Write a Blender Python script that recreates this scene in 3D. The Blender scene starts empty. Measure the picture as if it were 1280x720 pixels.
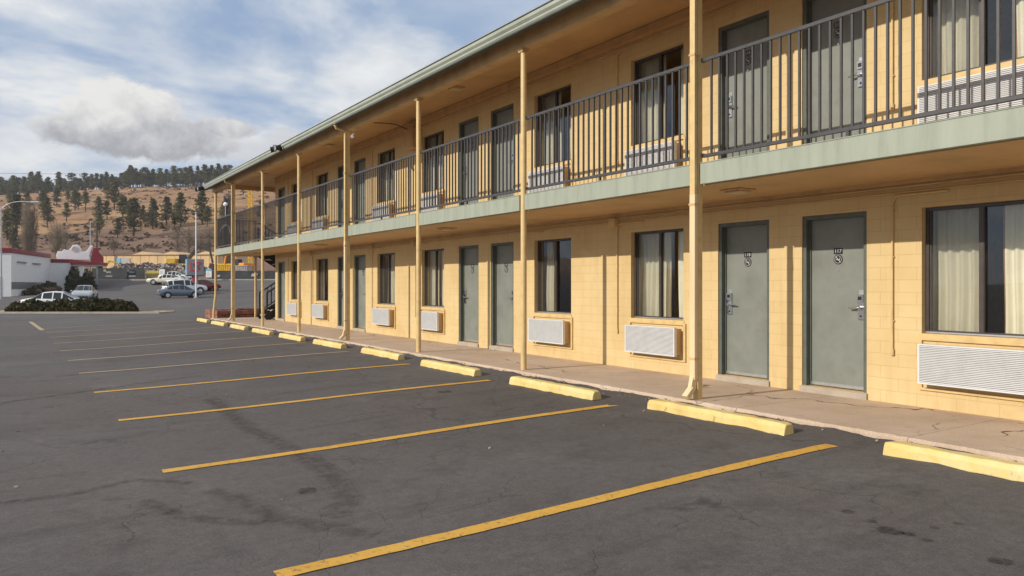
import bpy, bmesh, math, random
from mathutils import Vector, noise as mnoise
random.seed(7)
R = math.radians
SC = bpy.context.scene
COL = SC.collection

# ------------------------------------------------------------------ camera frame (used to plan the site)
F = 943.0 / 1280.0
TH = math.atan(620.0 / 943.0)
CT, ST = math.cos(TH), math.sin(TH)
EYE = 1.38
W = 0.08                      # walkway top above the lot


def site(px, t):
    """plan position at sight line px (1280 wide plan) and depth t metres"""
    u = (px - 640.0) / 943.0
    return t * (CT * u + ST), t * (CT - ST * u)


def sstep(v):
    v = max(0.0, min(1.0, v))
    return v * v * (3 - 2 * v)


TAB = [(-1e5, -.12), (78, -.12), (84, -.05), (95, .75), (105, 1.5), (118, 2.25), (135, 3.3), (150, 4.4),
       (170, 6.0), (190, 8.5), (205, 11.5), (225, 15.0), (300, 30.0), (430, 54.0), (450, 55.0), (600, 34.0), (1500, 4.0), (1e5, 0.0)]


def tab(t):
    for (a, za), (b, zb) in zip(TAB, TAB[1:]):
        if t <= b:
            return za + (zb - za) * (t - a) / (b - a)
    return 0.0


def ground(x, y):
    t = x * ST + y * CT
    l = x * CT - y * ST
    if 5.7 < x < 40 and -30 < y < 31: kerb_ = .055 * sstep((x - 5.98) / .32)
    else: kerb_ = 0.0
    f = max(0.0, min(1.0, (x - 0.9) / 4.8))
    f = f + 0.04 * math.sin(2 * math.pi * f) * -1
    lot = -.15 * (1 - f)
    b = sstep((y - 34) / 10)
    lot = lot * (1 - b) - .12 * b
    if t < 78:
        if l < -18: lot -= .42 * math.exp(-((t - 53) / 6.5) ** 2) * sstep((-18 - l) / 5)
        return lot + kerb_
    z = tab(t)
    if t < 130:
        m = .3 + .7 * sstep((l + 60) / 10)
        m = m + (1 - m) * sstep((t - 106) / 10)
        z = -.12 + (z + .12) * m
    if t > 160:
        k = min(1, (t - 160) / 200.0)
        z += k * (7.0 * max(-1.2, min(1.2, (l + 250) / 123.0)))
        z += k * 3.0 * mnoise.noise((x * .012, y * .012, 0)) + min(1, (t - 160) / 40) * 1.1 * mnoise.noise((x * .05, y * .05, 3))
    return z


# ------------------------------------------------------------------ helpers
def tag(o, label=None, cat=None, group=None, kind=None):
    if label: o['label'] = label
    if cat: o['category'] = cat
    if group: o['group'] = group
    if kind: o['kind'] = kind
    return o


def empty(name, loc=(0, 0, 0), rz=0.0, parent=None):
    o = bpy.data.objects.new(name, None)
    COL.objects.link(o)
    o.location = loc
    o.rotation_euler = (0, 0, rz)
    o.empty_display_size = .3
    if parent: o.parent = parent
    return o


def thing(name, loc, label, cat, group=None, rz=0.0):
    return tag(empty(name, loc, rz), label, cat, group)


def copy_tree(o, parent=None):
    c = o.copy()
    COL.objects.link(c)
    if parent: c.parent = parent
    for ch in list(o.children):
        copy_tree(ch, c)
    return c


class MB:
    """collects faces and becomes one mesh object"""
    def __init__(self):
        self.v = []; self.f = []; self.m = []; self.sm = []

    def add(self, vs, fs, mi=0, smooth=False):
        n = len(self.v)
        self.v += [tuple(p) for p in vs]
        for f in fs:
            self.f.append(tuple(n + i for i in f)); self.m.append(mi); self.sm.append(smooth)
        return self

    def box(self, x0, x1, y0, y1, z0, z1, mi=0):
        vs = [(x, y, z) for z in (z0, z1) for y in (y0, y1) for x in (x0, x1)]
        return self.add(vs, [(0, 2, 3, 1), (4, 5, 7, 6), (0, 1, 5, 4), (2, 6, 7, 3), (0, 4, 6, 2), (1, 3, 7, 5)], mi)

    def quad(self, a, b, c, d, mi=0):
        return self.add([a, b, c, d], [(0, 1, 2, 3)], mi)

    def tube(self, pts, r, n=8, mi=0, cap=True, smooth=True, sq=False):
        pts = [Vector(p) for p in pts]
        rs = r if isinstance(r, (list, tuple)) else [r] * len(pts)
        vs = []
        for i, p in enumerate(pts):
            if i == 0: d = pts[1] - pts[0]
            elif i == len(pts) - 1: d = pts[-1] - pts[-2]
            else: d = (pts[i + 1] - p).normalized() + (p - pts[i - 1]).normalized()
            d.normalize()
            up = Vector((0, 0, 1)) if abs(d.z) < .9 else Vector((0, 1, 0))
            a = d.cross(up).normalized(); b = a.cross(d).normalized()
            for k in range(n):
                an = 2 * math.pi * (k + (.5 if sq else 0)) / n
                vs.append(p + (a * math.cos(an) + b * math.sin(an)) * rs[i])
        fs = []
        for i in range(len(pts) - 1):
            for k in range(n):
                k2 = (k + 1) % n
                fs.append((i * n + k, i * n + k2, (i + 1) * n + k2, (i + 1) * n + k))
        self.add(vs, fs, mi, smooth)
        if cap:
            self.add(vs[:n], [tuple(range(n))[::-1]], mi)
            self.add(vs[-n:], [tuple(range(n))], mi)
        return self

    def bar(self, a, b, w, h, mi=0):
        """square section bar between two points"""
        a = Vector(a); b = Vector(b); d = (b - a).normalized()
        up = Vector((0, 0, 1)) if abs(d.z) < .95 else Vector((0, 1, 0))
        s = d.cross(up).normalized() * (w / 2); u = s.cross(d).normalized() * (h / 2)
        vs = [p + i * s + j * u for p in (a, b) for i, j in ((-1, -1), (1, -1), (1, 1), (-1, 1))]
        return self.add(vs, [(3, 2, 1, 0), (4, 5, 6, 7), (0, 1, 5, 4), (1, 2, 6, 5), (2, 3, 7, 6), (3, 0, 4, 7)], mi)

    def prism(self, poly, y0, y1, mi=0, axis='y', caps=True):
        """polygon (a, b) extruded: axis y gives x=a z=b, axis x gives y=a z=b, axis z gives x=a y=b"""
        def P(a, b, c):
            return (a, c, b) if axis == 'y' else ((c, a, b) if axis == 'x' else (a, b, c))
        n = len(poly)
        vs = [P(a, b, y0) for a, b in poly] + [P(a, b, y1) for a, b in poly]
        fs = [(i, (i + 1) % n, n + (i + 1) % n, n + i) for i in range(n)]
        if caps: fs += [tuple(range(n))[::-1], tuple(range(n, 2 * n))]
        return self.add(vs, fs, mi)

    def disc(self, c, r, axis, th, n=20, mi=0, ry=None):
        c = Vector(c); ax = Vector(axis).normalized()
        up = Vector((0, 0, 1)) if abs(ax.z) < .9 else Vector((0, 1, 0))
        a = ax.cross(up).normalized(); b = a.cross(ax)
        ry = ry or r
        v0 = [c + a * math.cos(2 * math.pi * k / n) * r + b * math.sin(2 * math.pi * k / n) * ry for k in range(n)]
        v1 = [p + ax * th for p in v0]
        self.add(v0 + v1, [(k, (k + 1) % n, n + (k + 1) % n, n + k) for k in range(n)] + [tuple(range(n))[::-1], tuple(range(n, 2 * n))], mi)
        return self

    def blob(self, c, r, seed=0, amp=.2, mi=0, sub=2):
        bm = bmesh.new()
        bmesh.ops.create_icosphere(bm, subdivisions=sub, radius=1)
        rx, ry, rz = r if isinstance(r, (tuple, list)) else (r, r, r)
        vs = []
        for v in bm.verts:
            k = 1 + amp * mnoise.noise(Vector(v.co) * 1.7 + Vector((seed * 3.1, seed, -seed)))
            vs.append((c[0] + v.co.x * rx * k, c[1] + v.co.y * ry * k, c[2] + v.co.z * rz * k))
        self.add(vs, [tuple(x.index for x in f.verts) for f in bm.faces], mi, True)
        bm.free()
        return self

    def leaf(self, c, s, mi=0, flat=0.0, asp=1.0):
        a = Vector((random.gauss(0, 1), random.gauss(0, 1), random.gauss(0, 1) * (1 - flat))).normalized()
        b = a.cross(Vector((random.gauss(0, 1), random.gauss(0, 1), random.gauss(0, 1)))).normalized()
        c = Vector(c); a = a * s * asp; b = b * s
        k = random.uniform(.5, 1)
        return self.add([c - a - b * k, c + a - b, c + a * k + b, c - a * .7 + b * k], [(0, 1, 2, 3)], mi)

    def mesh(self, name, mats):
        me = bpy.data.meshes.new(name)
        me.from_pydata(self.v, [], self.f)
        for m in (mats if isinstance(mats, (list, tuple)) else [mats]):
            me.materials.append(m)
        me.polygons.foreach_set('material_index', self.m)
        me.polygons.foreach_set('use_smooth', self.sm)
        me.update()
        return me

    def build(self, name, mats, parent=None, bevel=0.0, recalc=False, seg=2):
        me = self.mesh(name, mats)
        if recalc:
            bm = bmesh.new(); bm.from_mesh(me)
            bmesh.ops.remove_doubles(bm, verts=bm.verts, dist=1e-5)
            bmesh.ops.recalc_face_normals(bm, faces=bm.faces)
            bm.to_mesh(me); bm.free()
        o = bpy.data.objects.new(name, me)
        COL.objects.link(o)
        if parent: o.parent = parent
        if bevel:
            b = o.modifiers.new('edge', 'BEVEL'); b.width = bevel; b.segments = seg; b.limit_method = 'ANGLE'; b.angle_limit = R(40)
        return o


def inst(name, me, parent, loc=(0, 0, 0)):
    o = bpy.data.objects.new(name, me)
    COL.objects.link(o)
    o.parent = parent
    o.location = loc
    return o


_txt = {}
def text_faces(s):
    """flat letter outlines as (verts, faces), height about 0.7, centred"""
    if s in _txt: return _txt[s]
    cu = bpy.data.curves.new('lettering', 'FONT')
    cu.body = s; cu.align_x = 'CENTER'; cu.align_y = 'CENTER'; cu.size = 1.0; cu.resolution_u = 3; cu.offset = .006
    o = bpy.data.objects.new('lettering', cu)
    COL.objects.link(o)
    dg = bpy.context.evaluated_depsgraph_get()
    me = bpy.data.meshes.new_from_object(o.evaluated_get(dg))
    vs = [tuple(v.co) for v in me.vertices]; fs = [tuple(p.vertices) for p in me.polygons]
    bpy.data.objects.remove(o); bpy.data.curves.remove(cu); bpy.data.meshes.remove(me)
    _txt[s] = (vs, fs)
    return vs, fs


# ------------------------------------------------------------------ materials
def rgb(r, g, b): return (r, g, b, 1)


class NT:
    def __init__(self, name):
        self.mat = bpy.data.materials.new(name)
        self.mat.use_nodes = True
        self.t = self.mat.node_tree
        self.bsdf = self.t.nodes['Principled BSDF']
        self.out = self.t.nodes['Material Output']

    def n(self, kind, **kw):
        nd = self.t.nodes.new(kind)
        for k, v in kw.items():
            if k in nd.inputs: nd.inputs[k].default_value = v
            else: setattr(nd, k, v)
        return nd

    def l(self, a, b): self.t.links.new(a, b)

    def coord(self, scale=(1, 1, 1), kind='Object', rnd=False):
        if not hasattr(self, '_tc'): self._tc = self.n('ShaderNodeTexCoord')
        mp = self.n('ShaderNodeMapping'); mp.inputs['Scale'].default_value = scale
        self.l(self._tc.outputs[kind], mp.inputs['Vector'])
        if rnd:
            oi = self.n('ShaderNodeObjectInfo'); ad = self.n('ShaderNodeVectorMath', operation='ADD')
            sc_ = self.n('ShaderNodeVectorMath', operation='SCALE'); sc_.inputs[0].default_value = (37, 61, 23); self.l(oi.outputs['Random'], sc_.inputs['Scale'])
            self.l(mp.outputs['Vector'], ad.inputs[0]); self.l(sc_.outputs[0], ad.inputs[1])
            return ad.outputs[0]
        return mp.outputs['Vector']

    def noise(self, vec, scale, detail=4, rough=.55, dist=0.0):
        nd = self.n('ShaderNodeTexNoise'); nd.inputs['Scale'].default_value = scale
        nd.inputs['Detail'].default_value = detail; nd.inputs['Roughness'].default_value = rough; nd.inputs['Distortion'].default_value = dist
        self.l(vec, nd.inputs['Vector'])
        return nd.outputs['Fac']

    def ramp(self, fac, stops):
        nd = self.n('ShaderNodeValToRGB')
        e = nd.color_ramp.elements
        while len(e) < len(stops): e.new(.5)
        for el, (p, c) in zip(e, stops):
            el.position = p; el.color = c if len(c) == 4 else (*c, 1)
        self.l(fac, nd.inputs['Fac'])
        return nd.outputs['Color']

    def val(self, fac, a, b, lo=0.0, hi=1.0):
        nd = self.n('ShaderNodeMapRange')
        nd.inputs['From Min'].default_value = a; nd.inputs['From Max'].default_value = b
        nd.inputs['To Min'].default_value = lo; nd.inputs['To Max'].default_value = hi
        self.l(fac, nd.inputs['Value'])
        return nd.outputs['Result']

    def mix(self, a, b, fac, mode='MIX'):
        nd = self.n('ShaderNodeMix', data_type='RGBA', blend_type=mode)
        for s, v in ((6, a), (7, b)):
            if isinstance(v, tuple): nd.inputs[s].default_value = v if len(v) == 4 else (*v, 1)
            else: self.l(v, nd.inputs[s])
        if isinstance(fac, float): nd.inputs[0].default_value = fac
        else: self.l(fac, nd.inputs[0])
        return nd.outputs[2]

    def math(self, op, a, b=None, clamp=False):
        nd = self.n('ShaderNodeMath', operation=op); nd.use_clamp = clamp
        for i, v in enumerate((a, b)):
            if v is None: continue
            if isinstance(v, (int, float)): nd.inputs[i].default_value = v
            else: self.l(v, nd.inputs[i])
        return nd.outputs[0]

    def bump(self, h, strength=.3, dist=.01):
        nd = self.n('ShaderNodeBump'); nd.inputs['Strength'].default_value = strength; nd.inputs['Distance'].default_value = dist
        self.l(h, nd.inputs['Height']); self.l(nd.outputs['Normal'], self.bsdf.inputs['Normal'])

    def done(self, col=None, rough=.6, metal=0.0, spec=.4):
        b = self.bsdf
        if col is not None:
            if isinstance(col, tuple): b.inputs['Base Color'].default_value = col if len(col) == 4 else (*col, 1)
            else: self.l(col, b.inputs['Base Color'])
        if isinstance(rough, float): b.inputs['Roughness'].default_value = rough
        else: self.l(rough, b.inputs['Roughness'])
        b.inputs['Metallic'].default_value = metal
        b.inputs['Specular IOR Level'].default_value = spec
        return self.mat


def paint(name, col, rough=.5, metal=0.0, var=.12, scale=6.0, spec=.4, bump=0.0, streak=False):
    k = NT(name)
    v = k.coord((1, 1, .12) if streak else (1, 1, 1))
    f = k.noise(v, scale, 5, .6)
    d = tuple(c * (1 - var * 1.6) for c in col); b = tuple(min(1, c * (1 + var)) for c in col)
    c = k.ramp(f, [(.3, d), (.5, col), (.72, b)])
    if bump: k.bump(k.noise(k.coord(), scale * 12, 3), bump, .004)
    return k.done(c, rough, metal, spec)


def mat_wall():
    k = NT('painted_block_wall')
    tc = k.n('ShaderNodeTexCoord'); sp = k.n('ShaderNodeSeparateXYZ'); k.l(tc.outputs['Object'], sp.inputs[0])
    xy = k.math('ADD', sp.outputs[0], sp.outputs[1])
    cb = k.n('ShaderNodeCombineXYZ'); k.l(xy, cb.inputs[0]); k.l(k.math('SUBTRACT', sp.outputs[2], W), cb.inputs[1])
    br = k.n('ShaderNodeTexBrick'); br.offset = .5
    k.l(cb.outputs[0], br.inputs['Vector'])
    for n_, v in (('Scale', 1.0), ('Mortar Size', .0028), ('Mortar Smooth', .6), ('Bias', 0.0), ('Brick Width', .406), ('Row Height', .1355)):
        br.inputs[n_].default_value = v
    br.inputs['Color1'].default_value = rgb(.975, .97, .965); br.inputs['Color2'].default_value = rgb(1, 1, 1); br.inputs['Mortar'].default_value = rgb(.80, .76, .71)
    v = k.coord()
    n1 = k.noise(v, 1.3, 6, .6); n2 = k.noise(v, 60, 3, .6)
    base = k.ramp(n1, [(.3, (.60, .438, .205)), (.5, (.652, .490, .242)), (.75, (.685, .527, .28))])
    dirt = k.val(sp.outputs[2], W + .55, W, 0, 1)
    dn = k.val(k.noise(k.coord((1, 1, .3)), 5, 5, .65), .5, .75)
    base = k.mix(base, (.55, .36, .18), k.math('MULTIPLY', k.math('MULTIPLY', dirt, dn), .8))
    st_ = k.noise(k.coord((1, 1, .07)), 7, 5, .7)
    base = k.mix(base, (.50, .365, .17), k.val(st_, .53, .76, 0, .50))
    base = k.mix(base, (.70, .57, .31), k.val(k.noise(v, .8, 5, .7, .8), .58, .66, 0, .35))
    spots = k.val(k.noise(v, 3.1, 2, .4), .68, .74)
    base = k.mix(base, (.55, .35, .2), k.math('MULTIPLY', spots, .45))
    c = k.mix(base, br.outputs['Color'], 1.0, 'MULTIPLY')
    h = k.math('ADD', k.math('MULTIPLY', br.outputs['Fac'], -1.0), k.math('MULTIPLY', n2, .22))
    k.bump(h, .42, .006)
    return k.done(c, .62, 0, .35)


def mat_asphalt():
    k = NT('sealed_asphalt')
    v = k.coord()
    n1 = k.noise(v, .22, 6, .62); n2 = k.noise(v, 2.3, 6, .65); n3 = k.noise(v, 85, 4, .75)
    rot = k.n('ShaderNodeMapping'); rot.inputs['Rotation'].default_value = (0, 0, R(-52)); rot.inputs['Scale'].default_value = (.25, 2.2, 1)
    k.l(k._tc.outputs['Object'], rot.inputs['Vector'])
    n4 = k.noise(rot.outputs['Vector'], .9, 6, .6)
    c = k.ramp(n1, [(.28, (.092, .083, .080)), (.5, (.119, .108, .104)), (.72, (.148, .137, .132))])
    c = k.mix(c, (.128, .103, .088), k.val(k.noise(v, .13, 4, .6), .42, .62, 0, .6))
    c = k.mix(c, (.066, .058, .055), k.val(n2, .52, .72, 0, .55))
    c = k.mix(c, (.140, .134, .130), k.val(n4, .56, .72, 0, .5))
    c = k.mix(c, (.055, .050, .049), k.val(n4, .42, .30, 0, .5))
    n5 = k.noise(v, 14, 6, .7); c = k.mix(c, k.ramp(n5, [(.3, (.78, .78, .78)), (.5, (1, 1, 1)), (.72, (1.2, 1.2, 1.2))]), .8, 'MULTIPLY')
    g = k.ramp(n3, [(.3, (.60, .60, .60)), (.55, (1, 1, 1)), (.75, (1.38, 1.38, 1.38))])
    c = k.mix(c, g, 1.0, 'MULTIPLY')
    # cracks
    wn = k.n('ShaderNodeTexNoise'); wn.inputs['Scale'].default_value = 1.7; wn.inputs['Detail'].default_value = 6; k.l(v, wn.inputs['Vector'])
    wv = k.n('ShaderNodeVectorMath', operation='MULTIPLY_ADD'); k.l(wn.outputs['Color'], wv.inputs[0]); wv.inputs[1].default_value = (.9, .9, 0); k.l(v, wv.inputs[2])
    tot = None
    for sc_, th, ns, lo, hi in ((.42, .0050, .33, .40, .54), (1.5, .012, .5, .50, .62)):
        vo = k.n('ShaderNodeTexVoronoi', feature='DISTANCE_TO_EDGE'); vo.inputs['Scale'].default_value = sc_
        k.l(wv.outputs[0], vo.inputs['Vector'])
        ln = k.val(vo.outputs['Distance'], th, th * .35)
        ln = k.math('MULTIPLY', ln, k.val(k.noise(v, ns, 3), lo, hi))
        tot = ln if tot is None else k.math('MAXIMUM', tot, ln)
    c = k.mix(c, (.035, .032, .031), k.math('MULTIPLY', tot, .42))
    # pale dust scuffs and dark drips
    c = k.mix(c, (.22, .20, .18), k.val(k.noise(v, .9, 8, .75, .6), .57, .78, 0, .5))
    c = k.mix(c, (.045, .040, .040), k.val(k.noise(v, 1.9, 3, .5, .4), .69, .75, 0, .7))
    h = k.math('SUBTRACT', k.math('ADD', k.math('MULTIPLY', n3, .5), k.math('MULTIPLY', n2, .6)), tot)
    k.bump(h, .35, .012)
    return k.done(c, .82, 0, .32)


def mat_walk():
    k = NT('old_concrete_walkway')
    v = k.coord()
    sp = k.n('ShaderNodeSeparateXYZ'); k.l(k._tc.outputs['Object'], sp.inputs[0])
    n1 = k.noise(v, .9, 7, .65); n3 = k.noise(v, 90, 3, .7); n2 = k.noise(v, 6, 5, .6)
    c = k.ramp(n1, [(.28, (.46, .345, .25)), (.5, (.56, .43, .32)), (.72, (.63, .50, .385))])
    c = k.mix(c, (.36, .26, .185), k.val(n2, .55, .75, 0, .4))
    c = k.mix(c, k.ramp(n3, [(.3, (.75, .75, .75)), (.7, (1.18, 1.18, 1.18))]), 1.0, 'MULTIPLY')
    # tooled joints along y
    m = k.math('ABSOLUTE', k.math('SUBTRACT', k.math('FRACT', k.math('MULTIPLY', k.math('ADD', sp.outputs[1], 1.06), 1 / 1.83)), .5))
    j = k.val(m, .0028, .0010)
    j = k.math('MULTIPLY', j, .7)
    # wandering cracks
    wn = k.n('ShaderNodeTexNoise'); wn.inputs['Scale'].default_value = 2.2; wn.inputs['Detail'].default_value = 5; k.l(v, wn.inputs['Vector'])
    wv = k.n('ShaderNodeVectorMath', operation='MULTIPLY_ADD'); k.l(wn.outputs['Color'], wv.inputs[0]); wv.inputs[1].default_value = (.7, .7, 0); k.l(v, wv.inputs[2])
    vo = k.n('ShaderNodeTexVoronoi', feature='DISTANCE_TO_EDGE'); vo.inputs['Scale'].default_value = .45; k.l(wv.outputs[0], vo.inputs['Vector'])
    cr = k.math('MULTIPLY', k.val(vo.outputs['Distance'], .006, .002), k.val(k.noise(v, .45, 3), .46, .56))
    tot = k.math('MAXIMUM', j, cr)
    c = k.mix(c, (.09, .07, .055), tot)
    k.bump(k.math('SUBTRACT', k.math('MULTIPLY', n3, .6), tot), .35, .008)
    return k.done(c, .85, 0, .25)


def mat_glass():
    k = NT('window_glass')
    t = k.n('ShaderNodeBsdfTransparent'); t.inputs['Color'].default_value = rgb(.92, .94, .93)
    g = k.n('ShaderNodeBsdfGlossy'); g.inputs['Roughness'].default_value = .01; g.inputs['Color'].default_value = rgb(.95, .97, 1)
    f = k.n('ShaderNodeFresnel'); f.inputs['IOR'].default_value = 1.85
    nz = k.noise(k.coord(), 1.2, 2); b = k.n('ShaderNodeBump'); b.inputs['Strength'].default_value = .06; b.inputs['Distance'].default_value = .02
    k.l(nz, b.inputs['Height']); k.l(b.outputs[0], g.inputs['Normal'])
    m = k.n('ShaderNodeMixShader'); k.l(f.outputs[0], m.inputs[0]); k.l(t.outputs[0], m.inputs[1]); k.l(g.outputs[0], m.inputs[2])
    k.l(m.outputs[0], k.out.inputs['Surface'])
    return k.mat


def mat_foliage(name, cols, scale=.7, rough=.75, trans=0.0):
    k = NT(name)
    f = k.noise(k.coord(), scale, 5, .7)
    oi = k.n('ShaderNodeObjectInfo')
    c = k.ramp(f, [(.3, cols[0]), (.5, cols[1]), (.7, cols[2])])
    hs = k.n('ShaderNodeHueSaturation'); k.l(c, hs.inputs['Color'])
    k.l(k.val(oi.outputs['Random'], 0, 1, .75, 1.25), hs.inputs['Value']); k.l(k.val(oi.outputs['Random'], 0, 1, .485, .51), hs.inputs['Hue'])
    k.bsdf.inputs['Specular IOR Level'].default_value = .2
    k.done(hs.outputs[0], rough, 0, .2)
    if trans:
        tl = k.n('ShaderNodeBsdfTranslucent'); k.l(hs.outputs[0], tl.inputs['Color'])
        ms = k.n('ShaderNodeMixShader'); ms.inputs[0].default_value = trans
        k.l(k.bsdf.outputs[0], ms.inputs[1]); k.l(tl.outputs[0], ms.inputs[2]); k.l(ms.outputs[0], k.out.inputs['Surface'])
    return k.mat


def mat_hill():
    k = NT('dry_grass_hillside')
    v = k.coord()
    n1 = k.noise(v, .018, 7, .65); n2 = k.noise(v, .12, 6, .7); n3 = k.noise(v, .6, 5, .7)
    c = k.ramp(n1, [(.3, (.265, .142, .072)), (.48, (.38, .215, .108)), (.7, (.48, .295, .15))])
    c = k.mix(c, (.12, .083, .062), k.val(n2, .50, .66, 0, .8))
    c = k.mix(c, (.46, .33, .205), k.val(n2, .44, .28, 0, .7))
    c = k.mix(c, (.15, .10, .075), k.val(n3, .52, .75, 0, .6))
    rt = k.n('ShaderNodeMapping'); rt.inputs['Rotation'].default_value = (0, 0, TH); rt.inputs['Scale'].default_value = (.16, 1, 1); k.l(k._tc.outputs['Object'], rt.inputs['Vector'])
    n5 = k.noise(rt.outputs['Vector'], .085, 6, .7)
    c = k.mix(c, (.135, .092, .068), k.val(n5, .50, .66, 0, .7))
    c = k.mix(c, (.47, .315, .175), k.val(n5, .46, .32, 0, .6))
    sx = k.n('ShaderNodeSeparateXYZ'); k.l(v, sx.inputs[0])
    dp = k.math('ADD', k.math('MULTIPLY', sx.outputs[0], ST), k.math('MULTIPLY', sx.outputs[1], CT))
    dp = k.math('ADD', dp, k.math('MULTIPLY', n1, 30.0))
    c = k.mix(c, k.mix((.17, .108, .082), (.24, .16, .115), n2), k.val(dp, 248, 236, 0, .85))
    k.bump(n3, .5, .6)
    return k.done(c, .95, 0, .1)


def mat_mark(name, col, lo, hi, amt, sc=3.0):
    k = NT(name)
    n = k.noise(k.coord(), sc, 6, .7)
    tr = k.n('ShaderNodeBsdfTransparent'); df = k.n('ShaderNodeBsdfDiffuse'); df.inputs['Color'].default_value = rgb(*col)
    m = k.n('ShaderNodeMixShader'); k.l(k.val(n, lo, hi, 0, amt), m.inputs[0]); k.l(tr.outputs[0], m.inputs[1]); k.l(df.outputs[0], m.inputs[2])
    k.l(m.outputs[0], k.out.inputs['Surface'])
    return k.mat



M = {}
M['wall'] = mat_wall()
M['asphalt'] = mat_asphalt()
M['walk'] = mat_walk()
M['glass'] = mat_glass()
M['hill'] = mat_hill()
M['tan'] = paint('tan_painted_metal', (.66, .475, .215), .42, 0, .10, 7, .45)
M['tan_pale'] = paint('pale_cream_metal', (.76, .58, .34), .42, 0, .08, 5, .45, streak=True)
M['tan_brown'] = paint('tan_painted_wood', (.58, .385, .185), .55, 0, .14, 3, .35)
M['soffit'] = paint('tan_painted_soffit', (.60, .40, .205), .6, 0, .10, 1.6, .3)
M['green'] = paint('sage_green_steel', (.325, .352, .280), .5, 0, .10, 9, .4, streak=True)
M['gutter'] = paint('sage_green_gutter', (.37, .40, .33), .38, 0, .08, 3, .5)
M['gutter_dark'] = paint('dark_drip_edge', (.045, .05, .045), .6)
M['rail'] = paint('charcoal_painted_steel', (.060, .058, .062), .42, 0, .15, 12, .5)
M['black'] = paint('black_metal', (.012, .012, .012), .5, 0, .2)
M['door'] = None
M['frame_green'] = paint('grey_green_trim', (.105, .118, .10), .45, 0, .12, 8, .45)
M['bronze'] = paint('dark_bronze_aluminium', (.075, .062, .058), .38, .3, .12, 10, .5)
M['alu'] = paint('pale_aluminium', (.60, .60, .60), .3, .75, .06, 15, .5)
M['chrome'] = paint('satin_chrome', (.62, .62, .63), .24, 1.0, .05, 15, .5)
M['white'] = paint('white_paint', (.78, .78, .76), .5, 0, .06, 5)
M['ac_white'] = paint('white_grille_plastic', (.66, .67, .675), .4, 0, .05, 9, .45)
M['ac_dark'] = paint('grille_shadow_gap', (.50, .50, .505), .6)
M['sign_black'] = paint('black_sign_plastic', (.012, .012, .013), .4)
M['bug'] = mat_mark('insect_screen', (.10, .10, .10), -.5, -.4, .24)
M['curtain'] = paint('cream_curtain_cloth', (.80, .75, .60), .85, 0, .06, 3, .1)
M['lining'] = paint('brown_curtain_edge', (.34, .19, .09), .85, 0, .1, 8, .1)
M['room'] = paint('room_plaster', (.22, .19, .16), .8)
M['shingle'] = paint('brown_roof_shingles', (.24, .17, .12), .9, 0, .25, 9, .1, bump=.4)
M['yellow_stop'] = None
M['line'] = None
M['sign_white'] = paint('dull_white_print', (.50, .50, .48), .5, 0, .05, 9)
M['lamp_lens'] = paint('yellowed_lamp_lens', (.62, .50, .32), .5, 0, .06, 9)
M['steel'] = paint('galvanised_steel', (.42, .43, .44), .38, .5, .08, 6)
M['concrete'] = paint('pale_concrete', (.42, .36, .29), .9, 0, .15, 3, .2, bump=.3)


def mat_door():
    k = NT('grey_green_door_paint')
    v = k.coord(rnd=True); n = k.noise(v, 2.2, 6, .6); n2 = k.noise(v, 3.2, 5, .65)
    c = k.ramp(n, [(.3, (.17, .185, .16)), (.55, (.212, .228, .20)), (.75, (.235, .25, .22))])
    c = k.mix(c, (.165, .145, .105), k.val(n2, .56, .76, 0, .6))
    k.bump(k.noise(v, 40, 2), .05, .003)
    return k.done(c, .42, 0, .45)


def mat_stop():
    k = NT('worn_yellow_concrete')
    v = k.coord(rnd=True); n = k.noise(v, 2.4, 6, .65); n2 = k.noise(v, 9, 7, .75); n3 = k.noise(v, 70, 3)
    oi = k.n('ShaderNodeObjectInfo')
    c = k.ramp(n, [(.3, (.66, .47, .155)), (.5, (.74, .565, .22)), (.75, (.77, .645, .36))])
    c = k.mix(c, (.50, .42, .33), k.val(n2, .57, .66, 0, .8))
    c = k.mix(c, (.24, .17, .10), k.val(n2, .39, .30, 0, .8))
    k.bump(k.math('ADD', k.math('MULTIPLY', n3, .4), n2), .5, .012)
    return k.done(c, .75, 0, .3)


def mat_line(name, worn):
    k = NT(name)
    v = k.coord(); n = k.noise(v, 26, 6, .75); n2 = k.noise(v, 2, 4, .6); n3 = k.noise(v, 130, 3, .7)
    c = k.ramp(n2, [(.3, (.60, .32, .05)), (.55, (.68, .385, .07)), (.75, (.68, .43, .15))])
    c = k.mix(c, (.115, .10, .09), k.math('MULTIPLY', k.val(n, .57 - worn * .15, .66 - worn * .12), .85))
    if worn > .4: c = k.mix(c, (.40, .315, .235), .82)
    k.bump(n3, .3, .008)
    return k.done(c, .75, 0, .3)


M['door'] = mat_door()
M['yellow_stop'] = mat_stop()
M['line'] = mat_line('yellow_line_paint', .1)
M['line_old'] = mat_line('faded_line_paint', .5)
M['skid'] = mat_mark('tyre_rubber_mark', (.03, .027, .027), .34, .85, .15, 9)
M['oil'] = mat_mark('oil_drip_stain', (.02, .018, .018), .36, .66, .5, 14)

# ------------------------------------------------------------------ camera, sun, sky
cam = bpy.data.cameras.new('camera')
cam.sensor_width = 36; cam.lens = 36 * F
cam.shift_y = -4 / 1280
cam.clip_start = .05; cam.clip_end = 20000
co = bpy.data.objects.new('camera', cam); COL.objects.link(co)
co.location = (0, 0, EYE); co.rotation_euler = (R(90), 0, -TH)
SC.camera = co

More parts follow.
